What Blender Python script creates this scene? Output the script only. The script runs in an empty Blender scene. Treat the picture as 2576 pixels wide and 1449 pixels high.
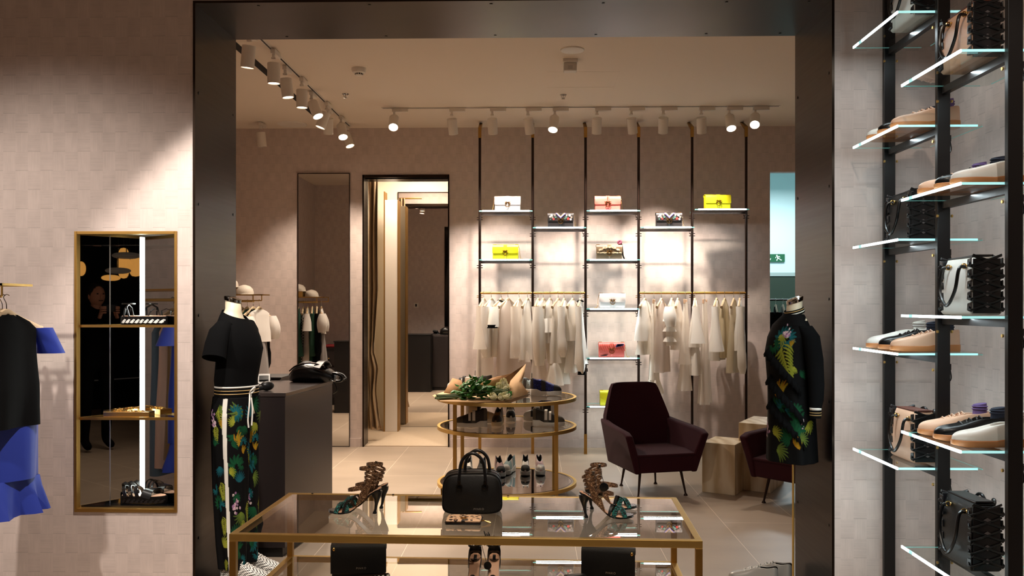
import bpy, math, random
import numpy as np
from mathutils import Vector, Matrix, Euler

# ------------------------------------------------------------------ camera, world, exposure, lamps
R = random.Random(7)
FPX = 2200.0; VPX = 1338.0; HOR = 768.0; CZ = 1.5
T0 = (VPX-1288.0)/FPX; TH = math.atan(T0)
scene = bpy.context.scene
col = scene.collection
cam_d = bpy.data.cameras.new('camera'); cam = bpy.data.objects.new('camera', cam_d); col.objects.link(cam)
cam.location = (0, 0, CZ); cam.rotation_euler = (math.pi/2, 0, TH)
cam_d.sensor_width = 36; cam_d.lens = 36*FPX/2576; cam_d.shift_y = (HOR-724.5)/2576; cam_d.clip_start = .05
scene.camera = cam
vs = scene.view_settings
vs.view_transform = 'Standard'; vs.look = 'None'; vs.gamma = 1; vs.use_curve_mapping = False
vs.exposure = 0.12
W = bpy.data.worlds.new('world'); scene.world = W; W.use_nodes = True
W.node_tree.nodes['Background'].inputs[0].default_value = (1, .80, .66, 1)
W.node_tree.nodes['Background'].inputs[1].default_value = .03
scene.cycles.max_bounces = 9; scene.cycles.transparent_max_bounces = 24; scene.cycles.glossy_bounces = 6
scene.cycles.sample_clamp_indirect = 4; scene.cycles.caustics_reflective = False; scene.cycles.caustics_refractive = False
scene.cycles.use_denoising = True

def lamp(kind, loc, energy, color=(1, .84, .70), target=None, size=.04, angle=60, blend=.6, sy=None, name='spot_light'):
    d = bpy.data.lights.new(name, kind); d.energy = energy; d.color = color
    if kind == 'SPOT':
        d.spot_size = math.radians(angle); d.spot_blend = blend; d.shadow_soft_size = size
    elif kind == 'AREA':
        d.shape = 'RECTANGLE'; d.size = size; d.size_y = sy or size
    else: d.shadow_soft_size = size
    o = bpy.data.objects.new(name, d); col.objects.link(o); o.location = loc
    if target is not None:
        o.rotation_euler = (Vector(target)-Vector(loc)).to_track_quat('-Z', 'Y').to_euler()
    return o

def ray(px):
    u = (px-1288.0)/FPX; c, s = math.cos(TH), math.sin(TH)
    return (u*c-s)/(c+u*s), 1.0/(c+u*s)
def P(px, py, Y):
    rx, k = ray(px); return Vector((rx*Y, Y, CZ+(HOR-py)/FPX*Y*k))
def F(px, py, z=0.0):
    rx, k = ray(px); Y = (z-CZ)/((HOR-py)/FPX*k); return Vector((rx*Y, Y, z))

YF, YR, YB = 4.25, 4.83, 9.24          # shop-front wall, its rear face, back wall of the inner room
CEIL = 3.38
XL, XR = -1.648, 1.445                 # the portal's jambs
WARM = (1, .84, .68); NEUT = (1, .91, .82); COOL = (.80, .95, 1)
# front room spots, out of view and without fixtures; those marked added are fill
lamp('SPOT', (-1.05, 3.35, 3.30), 330, NEUT, P(560, 960, YF), .03, 52, .45)
lamp('SPOT', (-3.05, 1.9, 3.30), 260, NEUT, P(200, 1150, YF), .05, 66, .8)
lamp('SPOT', (.0, 1.7, 3.30), 95, WARM, (0.05, 2.85, .8), .04, 75, .7)
lamp('SPOT', (1.1, 2.6, 3.30), 26, WARM, (1.75, 4.0, 1.3), .03, 75, .7)
lamp('SPOT', (1.45, 1.6, 3.30), 40, NEUT, (1.95, 3.2, 1.3), .03, 60, .5)
lamp('SPOT', (.3, .5, 3.30), 110, WARM, (0, 2.8, .75), .04, 46, .7)  # added fill from the front, brightens the table's brass bars
lamp('SPOT', (.1, 1.1, 3.30), 130, WARM, (.1, 1.3, 0), .04, 80, .8)  # added downlight, brightens the floor that the table's brass reflects
lamp('SPOT', (-1.6, .6, 3.30), 90, WARM, (-1.8, .9, 0), .04, 80, .8)  # added downlight on the left floor, for extra bounce
lamp('SPOT', (-1.2, -2.4, 4.1), 120, WARM, (-1.2, -2.4, 0), .05, 70, .8)  # added behind the viewer to lighten the floor mirrored in the niche
lamp('SPOT', (-2.3, .7, 3.30), 110, NEUT, (-3.4, 1.1, 1.3), .04, 85, .8)  # added to brighten the left wall mirrored in the niche
# passage beyond the right-hand opening and the fitting room: their own ceiling lights
lamp('AREA', (3.6, 12.2, 3.3), 85, (.86, .96, 1), (3.6, 12.2, 0), 1.0, name='corridor_ceiling_light')
lamp('AREA', (-1.35, 10.0, 3.2), 42, WARM, (-1.35, 10.0, 0), .5, name='fitting_room_ceiling_light')

# ------------------------------------------------------------------ materials
def lin(c):
    return tuple(((x/255)/12.92 if x/255 <= .04045 else (((x/255)+.055)/1.055)**2.4) for x in c)+(1,)
MATS = {}
class NT:
    def __init__(s, name):
        s.m = bpy.data.materials.new(name); s.m.use_nodes = True; s.t = s.m.node_tree
        s.b = s.t.nodes['Principled BSDF']; s.out = s.t.nodes['Material Output']
    def n(s, kind, **kw):
        x = s.t.nodes.new(kind)
        for k, v in kw.items():
            if k.startswith('i_'):
                key = k[2:]; key = int(key) if key.isdigit() else key
                x.inputs[key].default_value = v
            else: setattr(x, k, v)
        return x
    def l(s, a, b): s.t.links.new(a, b)
    def coord(s, scale=(1, 1, 1), kind='Object', rot=(0, 0, 0)):
        c = s.n('ShaderNodeTexCoord'); m = s.n('ShaderNodeMapping'); m.inputs['Scale'].default_value = scale
        m.inputs['Rotation'].default_value = rot
        s.l(c.outputs[kind], m.inputs['Vector']); return m.outputs['Vector']
    def math(s, op, a, b=None, c=None):
        x = s.n('ShaderNodeMath', operation=op)
        for i, v in enumerate((a, b, c)):
            if v is None: continue
            if isinstance(v, (int, float)): x.inputs[i].default_value = v
            else: s.l(v, x.inputs[i])
        return x.outputs[0]
    def mix(s, fac, a, b):
        x = s.n('ShaderNodeMix', data_type='RGBA')
        for i, v in ((0, fac), (6, a), (7, b)):
            if isinstance(v, (int, float, tuple)): x.inputs[i].default_value = v
            else: s.l(v, x.inputs[i])
        return x.outputs[2]
    def ramp(s, fac, stops, const=False):
        x = s.n('ShaderNodeValToRGB'); cr = x.color_ramp
        if const: cr.interpolation = 'CONSTANT'
        while len(cr.elements) < len(stops): cr.elements.new(.5)
        for e, (p, c) in zip(cr.elements, stops): e.position = p; e.color = c
        s.l(fac, x.inputs[0]); return x.outputs[0]
    def bump(s, h, st=.3, dist=.002):
        x = s.n('ShaderNodeBump'); x.inputs['Strength'].default_value = st; x.inputs['Distance'].default_value = dist
        s.l(h, x.inputs['Height']); s.l(x.outputs[0], s.b.inputs['Normal'])
def mat(name, c, rough=.5, metal=0, noise=0, nscale=300, var=0, coat=0, sheen=0, spec=None, emit=0, stretch=(1, 1, 1)):
    if name in MATS: return MATS[name]
    t = NT(name); b = t.b
    b.inputs['Base Color'].default_value = lin(c); b.inputs['Roughness'].default_value = rough; b.inputs['Metallic'].default_value = metal
    if coat: b.inputs['Coat Weight'].default_value = coat; b.inputs['Coat Roughness'].default_value = .1
    if sheen: b.inputs['Sheen Weight'].default_value = sheen; b.inputs['Sheen Roughness'].default_value = .4
    if spec is not None: b.inputs['Specular IOR Level'].default_value = spec
    if emit: b.inputs['Emission Color'].default_value = lin(c); b.inputs['Emission Strength'].default_value = emit
    if noise or var:
        v = t.coord(stretch); nz = t.n('ShaderNodeTexNoise'); nz.inputs['Scale'].default_value = nscale; nz.inputs['Detail'].default_value = 4
        t.l(v, nz.inputs['Vector'])
        if noise: t.bump(nz.outputs[0], noise)
        if var:
            n2 = t.n('ShaderNodeTexNoise'); n2.inputs['Scale'].default_value = nscale*.1; t.l(v, n2.inputs['Vector'])
            hi = tuple(min(1, x*(1+var)) for x in lin(c)[:3])+(1,); lo = tuple(x*(1-var) for x in lin(c)[:3])+(1,)
            t.l(t.mix(n2.outputs[0], lo, hi), b.inputs['Base Color'])
    MATS[name] = t.m; return t.m
def glass_mat(name, tint, refl=1.0, ior=1.5, rough=0.0, opac=0.0, oc=(30, 60, 55)):
    t = NT(name); t.t.nodes.remove(t.b)
    tr = t.n('ShaderNodeBsdfTransparent'); tr.inputs[0].default_value = tint
    gl = t.n('ShaderNodeBsdfGlossy'); gl.inputs['Roughness'].default_value = rough; gl.inputs[0].default_value = (1, 1, 1, 1)
    fr = t.n('ShaderNodeFresnel'); fr.inputs[0].default_value = ior
    geo = t.n('ShaderNodeNewGeometry')
    f = t.math('MULTIPLY', fr.outputs[0], refl)
    f = t.math('MULTIPLY', f, t.math('SUBTRACT', 1.0, geo.outputs['Backfacing']))
    mx = t.n('ShaderNodeMixShader'); t.l(f, mx.inputs[0]); t.l(tr.outputs[0], mx.inputs[1]); t.l(gl.outputs[0], mx.inputs[2])
    t.l(mx.outputs[0], t.out.inputs[0]); MATS[name] = t.m; return t.m
def wallpaper(name, axis='x', c=(215, 198, 190)):
    t = NT(name)
    co = t.n('ShaderNodeTexCoord'); sep = t.n('ShaderNodeSeparateXYZ'); t.l(co.outputs['Object'], sep.inputs[0])
    h = sep.outputs[0] if axis == 'x' else sep.outputs[1]; v = sep.outputs[2]
    cu = t.math('DIVIDE', h, .062); cv = t.math('DIVIDE', v, .094)
    par = t.math('PINGPONG', t.math('ADD', t.math('FLOOR', cu), t.math('FLOOR', cv)), 1.0)   # 0/1 checker
    fu = t.math('FRACT', cu); fv = t.math('FRACT', cv)
    def streak(sx, sz, sc=1.0):
        cb = t.n('ShaderNodeCombineXYZ'); t.l(t.math('MULTIPLY', h, sx), cb.inputs[0]); t.l(t.math('MULTIPLY', v, sz), cb.inputs[2])
        nz = t.n('ShaderNodeTexNoise'); nz.inputs['Scale'].default_value = sc; nz.inputs['Detail'].default_value = 3
        t.l(cb.outputs[0], nz.inputs[0]); return nz.outputs[0]
    sh = streak(7, 130); sv = streak(140, 8); big = streak(14, 9)
    st = t.n('ShaderNodeMix', data_type='FLOAT'); t.l(par, st.inputs[0]); t.l(sh, st.inputs[2]); t.l(sv, st.inputs[3])
    ln = t.math('MULTIPLY', t.math('LESS_THAN', fv, .035), t.math('SUBTRACT', 1.0, par))
    ln2 = t.math('MULTIPLY', t.math('LESS_THAN', t.math('ABSOLUTE', t.math('SUBTRACT', fv, .62)), .016), t.math('MULTIPLY', t.math('SUBTRACT', 1.0, par), t.math('GREATER_THAN', sh, .5)))
    val = t.math('ADD', .77, t.math('MULTIPLY', st.outputs[0], .22))
    val = t.math('ADD', val, t.math('MULTIPLY', par, .035))
    val = t.math('ADD', val, t.math('MULTIPLY', t.math('SUBTRACT', big, .5), .26))
    val = t.math('SUBTRACT', val, t.math('MULTIPLY', ln, .15)); val = t.math('SUBTRACT', val, t.math('MULTIPLY', ln2, .11))
    mul = t.n('ShaderNodeVectorMath', operation='SCALE'); mul.inputs[0].default_value = lin(c)[:3]; t.l(val, mul.inputs['Scale'])
    t.l(mul.outputs[0], t.b.inputs['Base Color']); t.b.inputs['Roughness'].default_value = .75
    t.b.inputs['Specular IOR Level'].default_value = .25
    MATS[name] = t.m; return t.m
def brushed(name, c, rough=.3, sx=(2, 2, 400), bump=.08, var=.25):
    t = NT(name); t.b.inputs['Metallic'].default_value = 1
    v = t.coord(sx); nz = t.n('ShaderNodeTexNoise'); nz.inputs['Scale'].default_value = 1.0; nz.inputs['Detail'].default_value = 5; t.l(v, nz.inputs[0])
    n2 = t.n('ShaderNodeTexNoise'); n2.inputs['Scale'].default_value = 2.0; t.l(t.coord(), n2.inputs[0])
    lo = tuple(x*(1-var) for x in lin(c)[:3])+(1,); hi = tuple(min(1, x*(1+var)) for x in lin(c)[:3])+(1,)
    t.l(t.mix(n2.outputs[0], lo, hi), t.b.inputs['Base Color'])
    t.l(t.math('ADD', rough-.06, t.math('MULTIPLY', nz.outputs[0], .12)), t.b.inputs['Roughness'])
    t.bump(nz.outputs[0], bump, .001); MATS[name] = t.m; return t.m

M_wall = wallpaper('wallpaper_weave'); M_walls = wallpaper('wallpaper_weave_side', 'y')
M_ceil = mat('ceiling_paint', (226, 212, 196), .8, var=.02, nscale=12)
M_bronze = brushed('dark_bronze_sheet', (50, 40, 33), .32, (1.5, 1.5, 60), .05, .3)
M_brass = brushed('brushed_brass', (216, 180, 108), .42, (60, 60, 60), .05, .12)
M_brassd = brushed('aged_brass', (176, 136, 74), .42, (60, 60, 60), .05, .15)
M_dark = mat('dark_bronze_tube', (52, 38, 32), .35, .8)
M_black = mat('black_steel', (22, 20, 20), .4, .3)
M_white = mat('white_lacquer', (226, 218, 208), .4)
M_cream = mat('cream_panel', (214, 202, 180), .6, var=.02, nscale=30)
M_glow = mat('lamp_lens', (255, 236, 214), .5, emit=14)
M_glowd = mat('lamp_lens_dim', (255, 230, 205), .5, emit=4)
M_led = mat('led_white', (225, 248, 255), .5, emit=9)
M_ledt = mat('led_teal', (170, 234, 234), .3, emit=.75)
M_ledn = mat('led_niche', (244, 255, 246), .5, emit=9)
M_mirror = mat('mirror', (215, 212, 208), .0, 1)
M_mirrord = mat('mirror_smoked', (170, 168, 166), .01, 1)
M_glass = glass_mat('clear_glass', (.93, .96, .95, 1))
M_glasst = glass_mat('table_glass', (.84, .84, .82, 1), 2.2)
M_glassr = glass_mat('round_table_glass', (.86, .84, .80, 1), 1.6)
M_glassdark = glass_mat('dark_glass', (.25, .22, .2, 1), 6.0)
M_glasse = mat('glass_edge', (120, 190, 185), .15, emit=.25)
M_chrome = mat('chrome', (200, 198, 195), .08, 1)
M_wood = mat('hanger_wood', (214, 186, 150), .45, noise=.1, nscale=60, var=.1, stretch=(1, 8, 8))
M_leather = mat('black_leather', (9, 8, 8), .42, noise=.35, nscale=500, coat=.05, spec=.35)
M_leather2 = mat('black_smooth_leather', (7, 6, 7), .32, noise=.12, nscale=300, coat=.1, spec=.4)
M_gold = mat('gold_metal', (222, 180, 110), .22, 1)
M_silver = mat('silver_lettering', (190, 184, 178), .3, .9)
M_nude = mat('nude_leather', (222, 178, 148), .45, noise=.15, nscale=400)
M_gum = mat('gum_rubber', (186, 120, 70), .5)
M_rubw = mat('white_rubber', (230, 226, 218), .5)
M_shoew = mat('white_shoe_leather', (232, 226, 218), .4, noise=.1, nscale=300)
M_clothb = mat('black_cloth', (7, 7, 8), .92, noise=.2, nscale=900, spec=.12)
M_skinw = mat('mannequin_cream', (232, 216, 186), .45)

# ------------------------------------------------------------------ mesh building
def interp(t, xs, ys):
    if t <= xs[0]: return ys[0]
    for i in range(1, len(xs)):
        if t <= xs[i]:
            k = (t-xs[i-1])/(xs[i]-xs[i-1]); k = k*k*(3-2*k) if False else k
            return ys[i-1]+(ys[i]-ys[i-1])*k
    return ys[-1]
def smooth_path(pts, n=6, closed=False):
    P_ = [Vector(p) for p in pts]; out = []; m = len(P_)
    seg = m if closed else m-1
    for i in range(seg):
        if closed: a, b, c, d = P_[(i-1) % m], P_[i], P_[(i+1) % m], P_[(i+2) % m]
        else: a, b, c, d = P_[max(i-1, 0)], P_[i], P_[i+1], P_[min(i+2, m-1)]
        for k in range(n):
            t = k/n
            out.append(.5*((2*b)+(c-a)*t+(2*a-5*b+4*c-d)*t*t+(-a+3*b-3*c+d)*t**3))
    if not closed: out.append(P_[-1])
    return out
class MB:
    def __init__(s): s.v = []; s.f = []; s.m = []; s.M = Matrix.Identity(4)
    def add(s, vs_, fs, m=0):
        o = len(s.v); s.v += [tuple(s.M @ Vector(v)) for v in vs_]
        s.f += [tuple(i+o for i in f) for f in fs]; s.m += [m]*len(fs) if isinstance(m, int) else list(m)
        return s
    def box(s, c, d, m=0, rot=None):
        h = [x/2 for x in d]; vs_ = []
        E = Euler(rot).to_matrix() if rot else None
        for x in (-1, 1):
            for y in (-1, 1):
                for z in (-1, 1):
                    v = Vector((x*h[0], y*h[1], z*h[2])); v = E @ v if E else v
                    vs_.append(v+Vector(c))
        return s.add(vs_, [(0, 1, 3, 2), (4, 6, 7, 5), (0, 4, 5, 1), (2, 3, 7, 6), (0, 2, 6, 4), (1, 5, 7, 3)], m)
    def span(s, a, b, m=0):
        return s.box([(x+y)/2 for x, y in zip(a, b)], [abs(y-x) for x, y in zip(a, b)], m)
    def loft(s, secs, closed=True, caps=(True, True), loop=False, m=0):
        n = len(secs[0]); vs_ = [p for q in secs for p in q]; fs = []; k = len(secs)
        for i in range(k if loop else k-1):
            a, b = i*n, ((i+1) % k)*n
            for j in range(n if closed else n-1):
                j2 = (j+1) % n; fs.append((a+j, a+j2, b+j2, b+j))
        if closed and not loop:
            if caps[0]: fs.append(tuple(reversed(range(n))))
            if caps[1]: fs.append(tuple((k-1)*n+j for j in range(n)))
        return s.add(vs_, fs, m)
    def tube(s, pts, r, n=8, closed=False, m=0, flat=None, up=None):
        pts = [Vector(p) for p in pts]; k = len(pts); secs = []
        prev = None
        for i, p in enumerate(pts):
            if closed: t = pts[(i+1) % k]-pts[i-1]
            else: t = pts[min(i+1, k-1)]-pts[max(i-1, 0)]
            t = t.normalized() if t.length > 1e-9 else Vector((0, 0, 1))
            if up is not None: a = Vector(up)
            elif prev is None: a = Vector((0, 0, 1)) if abs(t.z) < .9 else Vector((1, 0, 0))
            else: a = prev
            a = (a-t*a.dot(t)); a = a.normalized() if a.length > 1e-6 else Vector((1, 0, 0)); prev = a; b = t.cross(a)
            rr = r[i] if isinstance(r, (list, tuple)) else r
            ra, rb = (rr, rr) if flat is None else (rr, rr*flat)
            secs.append([p+a*(ra*math.cos(2*math.pi*j/n))+b*(rb*math.sin(2*math.pi*j/n)) for j in range(n)])
        return s.loft(secs, loop=closed, m=m)
    def strap(s, pts, w, th, wdir, m=0, closed=False):
        # ribbon of width w along wdir, thickness th
        pts = [Vector(p) for p in pts]; k = len(pts); secs = []
        for i, p in enumerate(pts):
            t = (pts[(i+1) % k]-pts[i-1]) if closed else (pts[min(i+1, k-1)]-pts[max(i-1, 0)])
            t.normalize(); a = Vector(wdir); a = (a-t*a.dot(t)).normalized(); b = t.cross(a)
            ww = w[i] if isinstance(w, (list, tuple)) else w
            secs.append([p+a*ww/2+b*th/2, p-a*ww/2+b*th/2, p-a*ww/2-b*th/2, p+a*ww/2-b*th/2])
        return s.loft(secs, loop=closed, m=m)
    def lathe(s, prof, c=(0, 0, 0), n=24, m=0, M=None):
        secs = []
        for r, z in prof:
            q = [Vector((r*math.cos(2*math.pi*j/n), r*math.sin(2*math.pi*j/n), z)) for j in range(n)]
            secs.append([(M @ v if M else v)+Vector(c) for v in q])
        return s.loft(secs, m=m)
    def ball(s, c, r, n=12, m=0, k=8):
        r = (r, r, r) if isinstance(r, (int, float)) else r; secs = []
        for i in range(k+1):
            a = -math.pi/2+math.pi*i/k; q = max(math.cos(a), .02)
            secs.append([(c[0]+r[0]*q*math.cos(2*math.pi*j/n), c[1]+r[1]*q*math.sin(2*math.pi*j/n), c[2]+r[2]*math.sin(a)) for j in range(n)])
        return s.loft(secs, m=m)
    def prism(s, pts2, z0, z1, m=0, plane='xy'):
        def mk(p, z): return {'xy': (p[0], p[1], z), 'xz': (p[0], z, p[1]), 'yz': (z, p[0], p[1])}[plane]
        return s.loft([[mk(p, z0) for p in pts2], [mk(p, z1) for p in pts2]], m=m)
    def build(s, name, mats, parent=None, smooth=40, bevel=0, sub=0, label=None, solid=0, seg=2):
        me = bpy.data.meshes.new(name); me.from_pydata(s.v, [], s.f)
        mats = mats if isinstance(mats, (list, tuple)) else [mats]
        for mm in mats: me.materials.append(mm)
        if len(mats) > 1: me.polygons.foreach_set('material_index', s.m)
        me.validate(); me.update()
        import bmesh
        bm = bmesh.new(); bm.from_mesh(me); bmesh.ops.recalc_face_normals(bm, faces=bm.faces); bm.to_mesh(me); bm.free()
        if smooth: me.shade_smooth(); me.set_sharp_from_angle(angle=math.radians(smooth))
        o = bpy.data.objects.new(name, me); col.objects.link(o)
        if parent: o.parent = parent
        if label: o['label'] = label
        if solid: x = o.modifiers.new('s', 'SOLIDIFY'); x.thickness = solid; x.offset = 0
        if bevel: x = o.modifiers.new('b', 'BEVEL'); x.width = bevel; x.segments = seg; x.limit_method = 'ANGLE'; x.angle_limit = math.radians(40)
        if sub: x = o.modifiers.new('u', 'SUBSURF'); x.levels = sub; x.render_levels = sub
        return o
def tag(o, label, cat, group=None, kind=None):
    o['label'] = label; o['category'] = cat
    if group: o['group'] = group
    if kind: o['kind'] = kind
    return o
def thing(name, label, cat, loc=(0, 0, 0), rz=0, group=None, rot=None):
    o = bpy.data.objects.new(name, None); o.empty_display_size = .05; col.objects.link(o); o.location = loc
    o.rotation_euler = rot if rot else (0, 0, rz); return tag(o, label, cat, group)
def struct(o): o['kind'] = 'structure'; return o
def dup(root, loc, rz=None, label=None, rot=None):
    r = root.copy(); col.objects.link(r); r.location = loc
    if rz is not None: r.rotation_euler = (0, 0, rz)
    if rot is not None: r.rotation_euler = rot
    if label: r['label'] = label
    for ch in list(root.children):
        c = ch.copy(); col.objects.link(c); c.parent = r
        for g in ch.children:
            d = g.copy(); col.objects.link(d); d.parent = c
    return r
def text(parent, s, size, loc, rot, m, name='lettering', ext=.0004):
    cu = bpy.data.curves.new(name, 'FONT'); cu.body = s; cu.size = size; cu.extrude = ext; cu.align_x = 'CENTER'; cu.align_y = 'CENTER'; cu.space_character = 1.25
    cu.materials.append(m); tmp = bpy.data.objects.new(name, cu); col.objects.link(tmp); bpy.context.view_layer.update()
    me = bpy.data.meshes.new_from_object(tmp); bpy.data.objects.remove(tmp); bpy.data.curves.remove(cu)
    o = bpy.data.objects.new(name, me); col.objects.link(o); o.parent = parent; o.location = loc; o.rotation_euler = rot
    return o

# ------------------------------------------------------------------ room shell
def wall(name, spans, m): 
    b = MB()
    for a, c in spans: b.span(a, c)
    return struct(b.build(name, m, smooth=0))
nA, nB = P(188, 582, YF), P(446, 1289, YF)          # niche opening
PT = P(1200, 3, YF).z; 
wall('wall_front_left', [((-3.5, YF, 0), (nA.x, YR, CEIL)), ((nA.x, YF, 0), (nB.x, YR, nB.z)), ((nA.x, YF, nA.z), (nB.x, YR, CEIL)),
                    ((nB.x, YF, 0), (XL-.012, YR, CEIL)), ((nA.x, YR-.06, nB.z), (nB.x, YR, nA.z))], M_wall)
wall('wall_front_lintel', [((XL-.012, YF, PT+.012), (XR+.012, YR, CEIL))], M_wall)
wall('wall_front_right', [((XR+.012, YF, 0), (2.1, YR, CEIL)), ((2.1, YR-.1, 0), (3.8, YR, CEIL))], M_wall)
wall('wall_left', [((-3.5, -1.2, 0), (-3.4, YB+.1, CEIL))], M_walls)
wall('wall_right', [((2.0, -.6, 0), (2.1, YF, CEIL))], M_walls)
wall('wall_inner_right', [((3.8, YR, 0), (3.9, YB, CEIL))], M_walls)
dL, dR, dT = P(915, 440, YB).x, P(1128, 440, YB).x, P(1000, 447, YB).z      # fitting room doorway
eL, eT = P(1937, 432, YB).x, P(1960, 432, YB).z                              # passage opening
wall('wall_back', [((-3.5, YB, 0), (dL, YB+.1, CEIL)), ((dL, YB, dT), (dR, YB+.1, CEIL)), ((dR, YB, 0), (eL, YB+.1, CEIL)),
                   ((eL, YB, eT), (3.45, YB+.1, CEIL)), ((3.45, YB, 0), (3.9, YB+.1, CEIL))], M_wall)
t = NT('floor_tile')
co = t.n('ShaderNodeTexCoord'); sp = t.n('ShaderNodeSeparateXYZ'); t.l(co.outputs['Object'], sp.inputs[0])
gx = t.math('FRACT', t.math('DIVIDE', t.math('ADD', sp.outputs[0], .257+5.25), .525))
row = t.math('FLOOR', t.math('DIVIDE', t.math('ADD', sp.outputs[0], .257+5.25), .525))
gy = t.math('FRACT', t.math('ADD', t.math('DIVIDE', sp.outputs[1], 1.9), t.math('MULTIPLY', row, .37)))
grout = t.math('MAXIMUM', t.math('LESS_THAN', gx, .006), t.math('LESS_THAN', gy, .0018))
nz = t.n('ShaderNodeTexNoise'); nz.inputs['Scale'].default_value = 1.5; nz.inputs['Detail'].default_value = 5; t.l(t.coord((1, 2.5, 1)), nz.inputs[0])
base = t.mix(nz.outputs[0], lin((148, 130, 112)), lin((174, 155, 135)))
t.l(t.mix(grout, base, lin((226, 210, 188))), t.b.inputs['Base Color']); t.b.inputs['Roughness'].default_value = .42
M_floor = t.m
wall('floor', [((-4.5, -4, -.1), (5.5, 14.5, 0))], M_floor)
wall('ceiling', [((-3.5, -.9, CEIL), (3.9, YB+.1, CEIL+.1))], M_ceil)
wall('baseboard_back', [((-3.4, YB-.012, 0), (dL-.03, YB, .09)), ((dR+.02, YB-.012, 0), (eL, YB, .09))], M_wall)
# corridor past the right-hand opening
YC = 13.6
M_cor = mat('corridor_paint', (196, 220, 222), .7)
wall('wall_corridor', [((eL-.1, YC, 0), (6, YC+.1, 3.6)), ((eL-.12, YB+.1, 0), (eL-.02, YC, 3.6)), ((5.4, YB+.1, 0), (5.5, YC, 3.6)), ((eL-.1, YB+.1, 3.6), (5.5, YC, 3.7))], M_cor)
d = MB(); zt = P(1960, 690, YC).z; a = P(1930, 690, YC).x; d.span((a, YC-.04, 0), (a+.95, YC, zt-.02)); door = d.build('door_1', mat('dark_green_door', (44, 56, 46), .4), smooth=0, bevel=.004); struct(door)
d = MB(); d.span((a-.06, YC-.055, zt-.03), (a+1.01, YC, zt+.025)); d.span((a-.06, YC-.055, 0), (a, YC, zt-.03)); d.build('door_frame', mat('door_frame_grey', (150, 165, 162), .4), door, smooth=0)
d = MB(); d.tube([(a+.85, YC-.09, 1.0), (a+.73, YC-.09, 1.0)], .012); d.build('door_handle', M_chrome, door)
# fitting room
wall('wall_fitting_room', [((-2.3, 10.72, 0), (-.5, 10.8, 3.3)), ((-2.35, YB+.1, 0), (-2.25, 10.72, 3.3)), ((-.6, YB+.1, 0), (-.5, 10.72, 3.3)), ((-2.35, YB+.1, 3.3), (-.5, 10.8, 3.38))], M_cream)
M_carpet = mat('pale_carpet', (190, 168, 142), .95, noise=.5, nscale=200, var=.06)
wall('floor_fitting_room', [((-2.25, YB+.02, 0), (-.6, 10.72, .008))], M_carpet)
def mirror(name, x0, x1, y, z0, z1, label, fr=.01, m=M_mirror, fm=M_dark, depth=.02):
    o = thing(name, label, 'mirror', ((x0+x1)/2, y, z0)); w = (x1-x0)/2; h = z1-z0
    b = MB(); b.span((-w, -depth*.6, 0), (w, 0, h)); b.build('mirror_glass', m, o, smooth=0)
    b = MB()
    for s_ in (-1, 1): b.span((s_*w, -depth, 0), (s_*(w+fr), 0, h))
    b.span((-w-fr, -depth, h), (w+fr, 0, h+fr)); b.span((-w-fr, -depth, -min(fr, z0)), (w+fr, 0, 0)) if z0 > .005 else b.span((-w-fr, -depth*1.05, 0), (w+fr, 0, .006))
    b.build('mirror_frame', fm, o, smooth=0); return o
a, b_ = P(751, 438, YB), P(879, 1125, YB)
mirror('wall_mirror', a.x, b_.x, YB-.001, .0, a.z, 'tall narrow frameless mirror on the back wall left of the fitting room doorway', .007)
a = P(1003, 486, 10.72)
mirror('fitting_room_mirror', a.x, -.62, 10.719, .009, a.z, 'full-height mirror inside the fitting room, seen through its doorway', .012)
# pale folding panel beside it
o = thing('wall_panel', 'pale narrow upright panel beside the mirror in the fitting room', 'panel', (P(984, 1000, 10.3).x, 10.3, .008))
b = MB(); w = P(1000, 1000, 10.3).x-P(968, 1000, 10.3).x; h = P(984, 503, 10.3).z-.008
b.box((0, .09, h/2), (w, .18, h)); b.build('panel_body', M_white, o, bevel=.003)
b = MB(); b.span((-w/2-.012, -.005, 0), (-w/2, .18, h+.1)); b.span((w/2, -.005, 0), (w/2+.008, .18, h)); b.build('panel_edge', M_brassd, o)
# dark metal lining of the fitting room doorway
b = MB(); q = P(926, 500, YB+.1)
b.span((dL-.012, YB-.012, 0), (dL+.004, YB+.22, dT+.03)); b.span((dR-.004, YB-.012, 0), (dR+.01, YB+.12, dT+.03)); b.span((dL-.012, YB-.012, dT), (dR+.01, YB+.30, dT+.03))
tr = b.build('trim_1', M_bronze, smooth=0); struct(tr)
# portal lining: dark bronze sheet on both jambs and the lintel, with screws
b = MB()
b.span((XL-.012, YF-.004, 0), (XL, YR+.006, PT+.012)); tl = b.build('trim_2', M_bronze, smooth=0); struct(tl)
b = MB(); b.span((XR, YF-.004, 0), (XR+.012, YR+.006, PT+.012)); trr = b.build('trim_3', M_bronze, smooth=0); struct(trr)
b = MB(); b.span((XL, YF-.004, PT), (XR, YR+.006, PT+.012)); tt = b.build('trim_4', M_bronze, smooth=0); struct(tt)
M_screw = mat('screw_black', (10, 8, 8), .3, .5)
sb = MB(); sb.lathe([(.0075, 0), (.0075, .002), (.004, .003)], n=10)
def screw(parent, loc, rot):
    o = sb.build('screw', M_screw, parent); o.location = loc; o.rotation_euler = rot
for z in (.35, .95, 1.45, 2.0, 2.55):
    for y in (YF+.04, YR-.04):
        screw(tl, (XL, y, z), (0, math.pi/2, 0)); screw(trr, (XR, y, z+.08), (0, -math.pi/2, 0))
for x in (-1.35, -.8, -.2, .35, .95, 1.35):
    for y in (YF+.04, YR-.04): screw(tt, (x, y, PT), (math.pi, 0, 0))

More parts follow.
